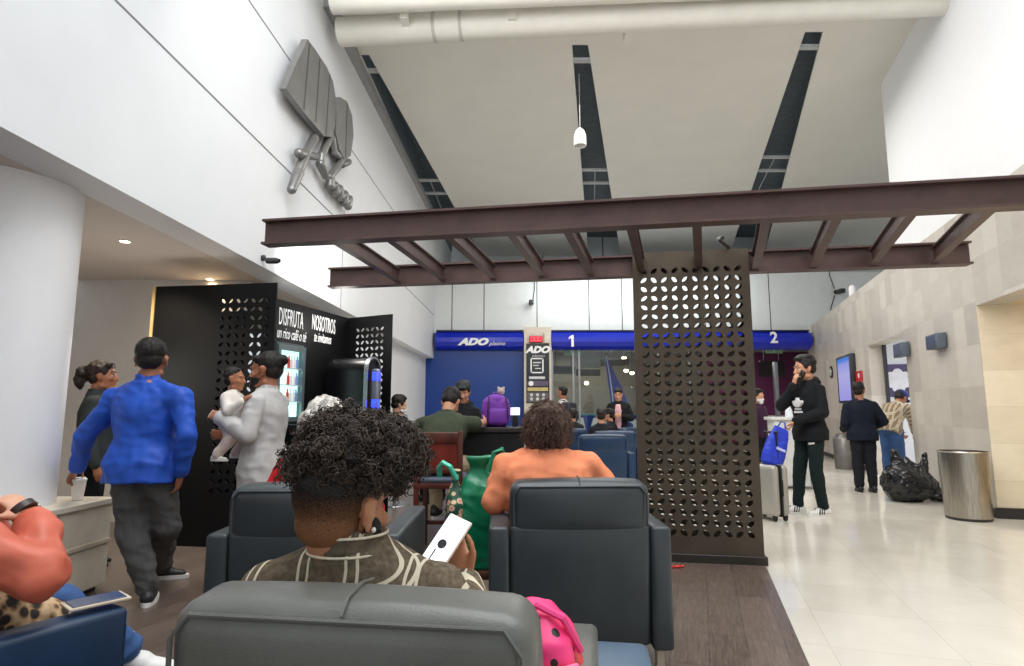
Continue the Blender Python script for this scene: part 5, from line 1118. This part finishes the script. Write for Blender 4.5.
# woman in the grey cardigan and the baby
L0, Yw = (-1.70, 4.12, 0), 82; w = loc2(L0, Yw); J = stand(1.60, 1.02)
J.update(el_l=w(-1.72, 3.90, 1.06), wr_l=w(-1.92, 3.93, 1.17), el_r=w(-1.76, 4.34, 1.05), wr_r=w(-1.96, 4.22, 1.05))
CARD = M((186, 184, 182), .85, 0, .05, 8., .3, 300., .2)
wm, H = person('woman in long light grey cardigan and black mask holding a baby', L0, Yw, J, SK3, HB, 'bun', (CARD, 'cardigan'), BLK, (SHOEB, SHOEB), (8, -6, 0), .0085, {'_l': dict(dir=(.3, .9, .2), palm=(.6, .2, -.2), curl=35)}, tdef=.026, hem=.32, brow=HB, eyes=True, mask=M((18, 18, 20), .7), wrinkle=.011, collar=True, hk=1.14, bdef=.008)
L0, Yw = (-1.90, 4.04, .735), -95; J = stand(.72, 1.15)
k = J['k']; J.update(head=J['nb']+V((0, .01, .085)), kn_l=V((-.11, .06, .30)), kn_r=V((.11, .07, .30)), an_l=V((-.12, -.03, .19)), an_r=V((.12, -.02, .19)), el_r=V((.13, .05, .48)), wr_r=V((.12, .13, .54)), el_l=V((-.12, .06, .48)), wr_l=V((-.10, .13, .55)))
OFFW = M((222, 214, 206), .9, 0, .05, 8., .35, 200., .2)
person('baby in off-white clothes carried in the arms of the woman in grey', L0, Yw, J, SK3, HB, 'short', (OFFW, 'sweater'), M((206, 190, 180), .9, 0, .05), (M((226, 222, 216), .8), M((210, 204, 198), .8)), (10, 0, 0), .007, tdef=.016, bdef=.014, hem=.09, hk=1.62, name='baby', cat='baby')
# white haired person in red
L0, Yw = (-.94, 3.00, 0), 6; J = sit(.45, 1.60, 1.1)
J['el_l'] = V((-.27, .02, .74))
person('white haired person in red sitting in the armchair behind the curly haired man', L0, Yw, J, SK2, HW, 'bob', (cloth((206, 34, 42)), 'jumper'), BLK, (SHOEB, SHOEB), (0, 0, 0), .010, hdisp=strands(.012, 40), tdef=.022)
# woman in peach
L0, Yw = (.19, 3.15, 0), -2; w = loc2(L0, Yw); J = sit(.45, 1.56, 1.5)
J.update(el_l=w(-.09, 3.16, .74), wr_l=w(-.06, 3.42, .75), el_r=w(.53, 3.2, .75), wr_r=w(.46, 3.42, .72), kn_l=V((-.05, .45, .52)), an_l=V((-.04, .45, .085)), kn_r=V((.20, .45, .52)), an_r=V((.21, .45, .085)))
PEACH = M((238, 146, 106), .8, 0, .04, 8., .25, 260., .2)
pw, H = person('woman with a brown bob and peach top, seen from behind in an armchair', L0, Yw, J, SK4, HBR, 'bob', (PEACH, 'top'), BLK, (SHOEB, SHOEB), (-4, 0, 0), .0085, sleeve=.46, tdef=.020, wrinkle=.012, hdisp=strands(.010, 38), hk=1.06)
ha = [o for o in pw.children if o.name.startswith('hair')][0]
mb = MB(); curls(mb, H, 1100, (0, -.03, .0), (.112, .112, .125), lambda d: d.y < .45 and d.z > -.75, .12, (.03, .06), (.004, .009), .0017, .7, 9, 13)
mb.build('loose_curls', M((86, 62, 50), .5, 0, .3, 30.), ha, True, 180)
# man in green leaning on the bar
L0, Yw = (-.66, 5.40, 0), -8; w = loc2(L0, Yw); J = sit(.655, 1.74, 1.15, 36)
J.update(el_r=w(-.33, 5.62, 1.09), wr_r=w(-.28, 5.86, 1.10), el_l=w(-.90, 5.72, 1.06), wr_l=w(-.66, 5.93, 1.09), kn_r=V((.17, .46, .70)), kn_l=V((-.15, .46, .70)), an_r=V((.17, .42, .28)), an_l=V((-.13, .42, .28)))
person('man in a dark green t-shirt leaning over the bar from the wooden chair', L0, Yw, J, SK2, HB, 'thick', (cloth((62, 70, 54)), 't_shirt'), KHAKI, (SHOEB, SOLEW), (-6, -48, 0), .0095, sleeve=.40, tdef=.022, hem=.14)
def stool(label, x, y, h):
    t = thing('bar_stool', label, 'stool', (x, y, 0)); mb = MB(); mb.lathe((0, 0, h-.05), [(.15, 0), (.18, .015), (.18, .04), (.16, .05), (.02, .052)], 28); mb.build('seat', M((40, 42, 48), .5), t)
    mb = MB(); mb.cyl((0, 0, .03), (0, 0, h-.05), .025, n=12); mb.build('pole', M((150, 150, 152), .3, .8), t); mb = MB(); mb.lathe((0, 0, 0), [(.20, 0), (.19, .015), (.04, .035)], 28); mb.build('base', M((150, 150, 152), .3, .8), t)
    mb = MB(); mb.tube([(.14*math.cos(a), .14*math.sin(a), .28) for a in [2*PI*i/24 for i in range(25)]], .010, 6); mb.cyl((-.14, 0, .28), (.14, 0, .28), .008, n=6); mb.build('foot_ring', M((150, 150, 152), .3, .8), t)
L0, Yw = (-.56, 6.92, 0), 160; J = sit(.70, 1.62)
w = loc2(L0, Yw); J.update(wr_r=V((.14, .30, 1.10)), wr_l=V((-.14, .30, 1.10)), an_r=V((.11, .34, .32)), an_l=V((-.11, .34, .32)), kn_r=V((.12, .40, .74)), kn_l=V((-.12, .40, .74)))
stool('black topped stool under the person in a black cap behind the bar', -.56, 6.92, .70)
pc_, H = person('person in black with a dark cap facing the man in green across the bar', L0, Yw, J, SK2, HB, 'thick', (BLK, 'hoodie'), BLK, (SHOEB, SHOEB), (20, -14, 0), .011, hood=True, tdef=.022)
mb = MB(); H.ell(mb, (0, -.01, .075), (.092, .108, .075)); H.cap(mb, (-.03, .10, .075), (.03, .10, .075), .02); soft(mb, 'cap', M((26, 34, 38), .7), pc_, .010, 1)
L0, Yw = (-1.52, 7.85, 0), -62; J = sit(.56, 1.62)
J.update(wr_r=V((.10, .30, .98)), wr_l=V((-.10, .30, .98)), el_r=V((.2, .14, .86)), el_l=V((-.2, .14, .86)))
stool('black topped stool at the end of the coffee kiosk', -1.52, 7.85, .56)
person('person in black with a white face mask sitting past the kiosk end panel', L0, Yw, J, SK2, HB, 'thick', (BLK, 'jacket'), BLK, (SHOEB, SHOEB), (-4, -16, 0), .011, mask=M((222, 226, 230), .7), eyes=True, tdef=.022)
# people waiting by the counters
STR = NT('striped_cloth'); o_ = STR.obj(); sp = STR.n('ShaderNodeSeparateXYZ'); STR.l(o_, sp.inputs[0]); f = STR.math('LESS_THAN', STR.math('FRACT', STR.math('MULTIPLY', STR.math('ADD', sp.outputs[0], sp.outputs[1]), 16.)), .5); STR.col(STR.mix(f, lin((66, 66, 74)), lin((214, 210, 206)))); STR.set(.85)
L0, Yw = (1.03, 12.0, 0), 50; J = stand(1.68)
person('standing person in a striped shirt near the poster pillar', L0, Yw, J, SK3, HB, 'short', (STR.m, 'shirt'), BLK, (SHOEB, SHOEB), (0, 0, 0), .013, tdef=.024)
bk = thing('backpack', 'dark backpack on the back of the person in stripes', 'backpack', (.98+.13, 11.0-.14, 1.02), R(50)); mb = MB(); mb.rbox((0, -.02, .19), (.30, .16, .42), .06, 4); mb.build('body', M((34, 38, 50), .6), bk); mb = MB(); mb.rbox((0, -.115, .12), (.22, .05, .20), .02, 3); mb.build('pocket', M((28, 32, 42), .6), bk)
for x in (-.09, .09): mb = MB(); mb.tube([(x, .06, .38), (x*1.1, .14, .40), (x*1.2, .20, .30), (x*1.2, .18, .12), (x, .06, .04)], .014, 6); mb.build('strap', M((28, 32, 42), .6), bk)
bk.location = (1.03+.12, 12.0-.11, .98)
L0, Yw = (2.08, 11.6, 0), 165; J = stand(1.63, 1.05); J.update(el_r=V((.24, .04, 1.06)), wr_r=V((.10, .24, 1.10)), el_l=V((-.24, .04, 1.06)), wr_l=V((-.08, .25, 1.10)))
pk, H = person('standing woman in a black jacket over a pink top, looking down, by the glass front', L0, Yw, J, SK2, HB, 'tail', (BLK, 'jacket'), BLK, (SHOEB, SHOEB), (0, -18, 0), .012, tdef=.026, brow=HB)
mb = MB(); mb.loft([[V((rx*math.cos(q), .065+ry*math.sin(q), z)) for q in [2*PI*i/16 for i in range(16)]] for z, rx, ry in ((.86, .07, .10), (1.0, .08, .11), (1.2, .09, .105), (1.33, .05, .07))]); soft(mb, 'pink_top', cloth((226, 178, 184)), pk, .012, 2)
for x, y, yaw, lb, hair_ in ((1.12, 10.95, 10, 'seated person with dark hair near the poster pillar, back turned', HB), (1.44, 9.62, -8, 'seated person with dark hair in front of the standing woman in pink', HD), (1.88, 11.35, 60, 'seated dark haired person turned sideways beside the perforated screen', HB)):
    person(lb, (x, y, 0), yaw, sit(.44, 1.52), SK2, hair_, 'thick', (cloth((30, 30, 36)), 'jacket'), BLK, (SHOEB, SHOEB), (0, 0, 0), .013, tdef=.024)
armchair('dark blue lounge armchair farthest back beside the perforated screen, turned sideways', (1.88, 11.35, 0), R(60), LBLUE)
# man on the phone
L0, Yw = (3.56, 7.14, 0), 104; w = loc2(L0, Yw); J = stand(1.84, 1.02)
J.update(el_r=w(3.27, 7.22, 1.27), wr_r=w(3.37, 7.08, 1.50), el_l=w(3.60, 6.90, 1.19), wr_l=w(3.325, 6.97, 1.09), an_l=V((-.10, -.03, .089)), an_r=V((.13, .12, .089)), kn_l=V((-.09, .03, .52)), kn_r=V((.11, .09, .52)))
DKG = cloth((20, 34, 34)); HOOD = cloth((22, 24, 28))
pm_, H = person('young man in a black hoodie talking on a phone beside a silver suitcase', L0, Yw, J, SK2, HB, 'thick', (HOOD, 'hoodie'), DKG, (SOLEW, SOLEW, M((24, 24, 26), .5)), (-14, -8, 0), .0085, {'_r': dict(dir=w(3.38, 7.04, 1.62)-J['wr_r'], palm=w(3.56, 7.05, 1.6)-w(3.38, 7.06, 1.55), curl=45), '_l': dict(dir=w(3.25, 7.0, 1.05)-J['wr_l'], palm=(0, .2, -1), curl=60)}, tdef=.026, bdef=.014, hem=.13, hood=True, eyes=True, brow=HB, cuff=True, hk=1.14)
hp_ = w(3.43, 7.0, 1.645)
phn = thing('mobile_phone', 'dark mobile phone at the cheek of the man in the black hoodie', 'phone', (3.44, 7.02, 1.615), R(Yw)); mb = MB(); mb.rbox((0, 0, 0), (.012, .075, .15), .004, 3, Matrix.Rotation(R(28), 4, 'X')); mb.build('case', M((16, 16, 18), .25), phn); mb = MB(); mb.rbox((-.0065, 0, 0), (.002, .068, .14), .0008, 1, Matrix.Rotation(R(28), 4, 'X')); mb.build('display', M((30, 34, 44), .1), phn)
# marks on the hoodie and trousers: three leaves over two bars, and a small mark
def mark_frame(u, z, d):   # chest front at local height z
    return plane_m((u, d, z), (-1, 0, 0), (0, 0, 1))
mb = MB(); m_ = mark_frame(-.02, 1.28, .172)
def leafpoly(c, ang, L, W): return [(c[0]+L*math.cos(t)*math.sin(ang)+W*math.sin(t)*math.cos(ang), c[1]+L*math.cos(t)*math.cos(ang)-W*math.sin(t)*math.sin(ang)) for t in [2*PI*i/16 for i in range(16)]]
for ang, c, L in ((0, (0, .03), .055), (.75, (.035, .012), .05), (-.75, (-.035, .012), .05)): mb.prism(leafpoly(c, ang, L, .022), m_, -.05, .012)
for z in (-.045, -.060): mb.prism([(-.035, z), (.035, z), (.035, z+.008), (-.035, z+.008)], m_, -.05, .012)
for i in range(5): mb.prism([(-.05+i*.021, -.095), (-.037+i*.021, -.095), (-.037+i*.021, -.073), (-.05+i*.021, -.073)], m_, -.05, .012)
mb.build('chest_mark', WHT, pm_, False)
mb = MB(); c = lerp(J['hip_l'], J['kn_l'], .30)+V((-.03, .098, 0)); m_ = plane_m(c, (-1, .2, 0), (0, 0, 1)); mb.prism([(-.035, -.012), (-.01, -.016), (.03, -.004), (.036, .012), (.01, .006), (-.02, .01)], m_, -.03, .01); mb.build('trouser_mark', WHT, pm_, False)
# pair by the bin bag
L0, Yw = (5.33, 9.10, 0), -14; J = stand(1.62, 1.16); w = loc2(L0, Yw); J.update(wr_r=V((.20, .20, .95)), el_r=V((.30, -.02, 1.05)), wr_l=V((-.2, .20, .92)))
person('person all in black with their back turned, beside the black plastic bag', L0, Yw, J, SK3, HB, 'thick', (cloth((20, 26, 40)), 'jacket'), cloth((26, 28, 34)), (SHOEB, SHOEB), (-30, 0, 0), .0105, tdef=.03, bdef=.022, hem=.13, wrinkle=.010)
L0, Yw = (6.10, 9.62, 0), -60; w = loc2(L0, Yw); J = stand(1.68, 1.05); J.update(pel=V((0, -.04, .93)), chest=V((0, .10, 1.17)), nb=V((0, .25, 1.31)), head=V((0, .37, 1.41)), sh_r=V((.17, .22, 1.25)), sh_l=V((-.17, .22, 1.25)), el_r=V((.19, .30, .98)), el_l=V((-.19, .30, .98)), wr_r=V((.12, .48, .84)), wr_l=V((-.12, .48, .84)))
CHK = grid_cloth((142, 122, 98), (196, 184, 162), .075, .075, .15, (86, 72, 62), .006)
rp, H = person('man in a checked shirt and navy cap bending over the black plastic bag', L0, Yw, J, SK3, HB, 'short', (CHK, 'shirt'), JEAN, (SHOEB, SHOEB), (0, -38, 0), .0105, {'_r': dict(curl=50), '_l': dict(curl=50)}, tdef=.026, bdef=.022)
mb = MB(); H.ell(mb, (0, -.008, .062), (.097, .113, .083)); soft(mb, 'cap', M((26, 40, 112), .7), rp, .010, 1); c_ = [o for o in rp.children if o.name.startswith('cap')][0]
mb = MB(); H.ell(mb, (0, .13, .060), (.065, .06, .008)); mb.build('peak', M((22, 34, 98), .7), c_)
# clerk behind the podium
L0, Yw = (4.24, 10.25, 0), -150; J = stand(1.56)
person('person in dark purple with a white mask behind the podium, half hidden by the screen', L0, Yw, J, SK2, HB, 'thick', (cloth((58, 30, 56)), 'jumper'), BLK, (SHOEB, SHOEB), (0, -12, 0), .012, mask=M((226, 228, 232), .7), tdef=.024)
# pink bag beside the curly haired man
pkb = thing('pink_bag', 'hot pink bag with black ladybird spots tucked beside the curly haired man', 'bag', at(560, 640, 1.46).to_tuple()[:2]+(.455,), R(-8)); pkb.location = (.085, 1.50, .41)
t = NT('pink_print'); o_ = t.obj(); vz = t.n('ShaderNodeTexVoronoi', Scale=24.); t.l(o_, vz.inputs['Vector']); sp = t.n('ShaderNodeSeparateXYZ'); t.l(o_, sp.inputs[0])
pink = t.ramp(t.math('MULTIPLY', sp.outputs[2], 1.), [(.24, lin((232, 58, 66))), (.26, lin((244, 60, 128)))]); spot = t.math('MULTIPLY', t.math('LESS_THAN', vz.outputs['Distance'], .27), t.math('LESS_THAN', sp.outputs[2], .335)); t.col(t.mix(spot, pink, lin((22, 16, 18)))); t.set(.45)
mb = MB()
mb.loft([[V((.085*w_*math.copysign(abs(math.cos(q))**.6, math.cos(q))+sh_, .13*w_*math.copysign(abs(math.sin(q))**.6, math.sin(q)), z)) for q in [2*PI*i/20 for i in range(20)]] for z, w_, sh_ in ((0, .9, 0), (.08, 1, 0), (.20, 1., 0), (.29, .85, -.008), (.335, .5, -.02), (.35, .25, -.03))])
soft(mb, 'body', t.m, pkb, .007, 1, folds(.008, 12)); mb = MB(); mb.tube([(-.02, -.135, .20), (.0, -.14, .235), (.04, -.138, .25), (.075, -.11, .25)], .008, 6); mb.build('strap', M((250, 120, 168), .5), pkb); mb = MB(); mb.tube([(-.03, -.05, .33), (-.02, -.06, .36), (.04, -.06, .335), (.08, -.02, .25)], .009, 6); mb.build('handle', M((250, 70, 140), .5), pkb)
# ------------------------------------------------------------------ light
wd = bpy.data.worlds.new('world'); SC.world = wd; wd.use_nodes = True
bg = wd.node_tree.nodes['Background']; bg.inputs[0].default_value = (.93, .97, 1.0, 1); bg.inputs[1].default_value = .7
lamp('AREA', (2.0, 2.0, 8.2), 500, (.96, .98, 1), 7, 5, (2.0, 3.5, 0))
lamp('AREA', (2.6, 11.5, 6.3), 330, (1, .97, .92), 5, 6, (2.6, 11.5, 0))
lamp('AREA', (1.2, 0.5, 7.0), 60, (.93, .97, 1), 3, 3, (-2.7, 4.5, 4.6))
lamp('AREA', (3.6, 16.0, 4.6), 50, (.9, .97, 1), 6, .5, (3.6, 17.1, 4.6))
lamp('SPOT', d1+V((0, 0, -.03)), 80, (1, .84, .64), .05, None, d1+V((0, 0, -2)), 120, .6)
lamp('SPOT', d2+V((0, 0, -.03)), 38, (1, .72, .42), .05, None, d2+V((0, 0, -2)), 140, .6)
lamp('POINT', d2+V((0, .15, -.16)), 14, (1, .68, .36), .05)
lamp('POINT', d1+V((0, .2, -1.2)), 20, (1, .93, .84), .4)  # unseen fill light added below the soffit to brighten the wall beneath
lamp('AREA', (-1.2, 3.5, 6.2), 190, (1, .97, .93), 3, 3, (6.6, 9.2, 2.0))  # unseen light added high on the left to brighten the stone wall
sp_ = LW(300, 262)
lamp('SPOT', (-1.75, 5.2, 2.62), 900, (1, .98, .95), .06, None, sp_+V((0, .35, .0)), 34, .8)
lamp('AREA', rw(-1.2, 2.35, -1.0), 13, (1, .92, .8), .6, .6, rw(-.9, 0, -1.0))
lamp('AREA', rw((s1d+s2d)/2+.4, 2.9, -2.0), 95, (.95, .97, 1), 1.6, 1.6, rw((s1d+s2d)/2+.4, 0, -2.0))
lamp('AREA', (2.2, 19.0, 3.15), 95, (1, .93, .82), 2.5, 1.5, (2.2, 19, 0)); lamp('AREA', (6.6, 18.8, 3.15), 60, (1, .9, .9), 2.5, 1.5, (6.6, 18.8, 0))
lamp('POINT', (-2.0, 6.9, 2.2), 8, (1, .95, .88), .1)
SC.view_settings.view_transform = 'Standard'; SC.view_settings.look = 'None'; SC.view_settings.gamma = 1; SC.view_settings.exposure = 0.; SC.view_settings.use_curve_mapping = False
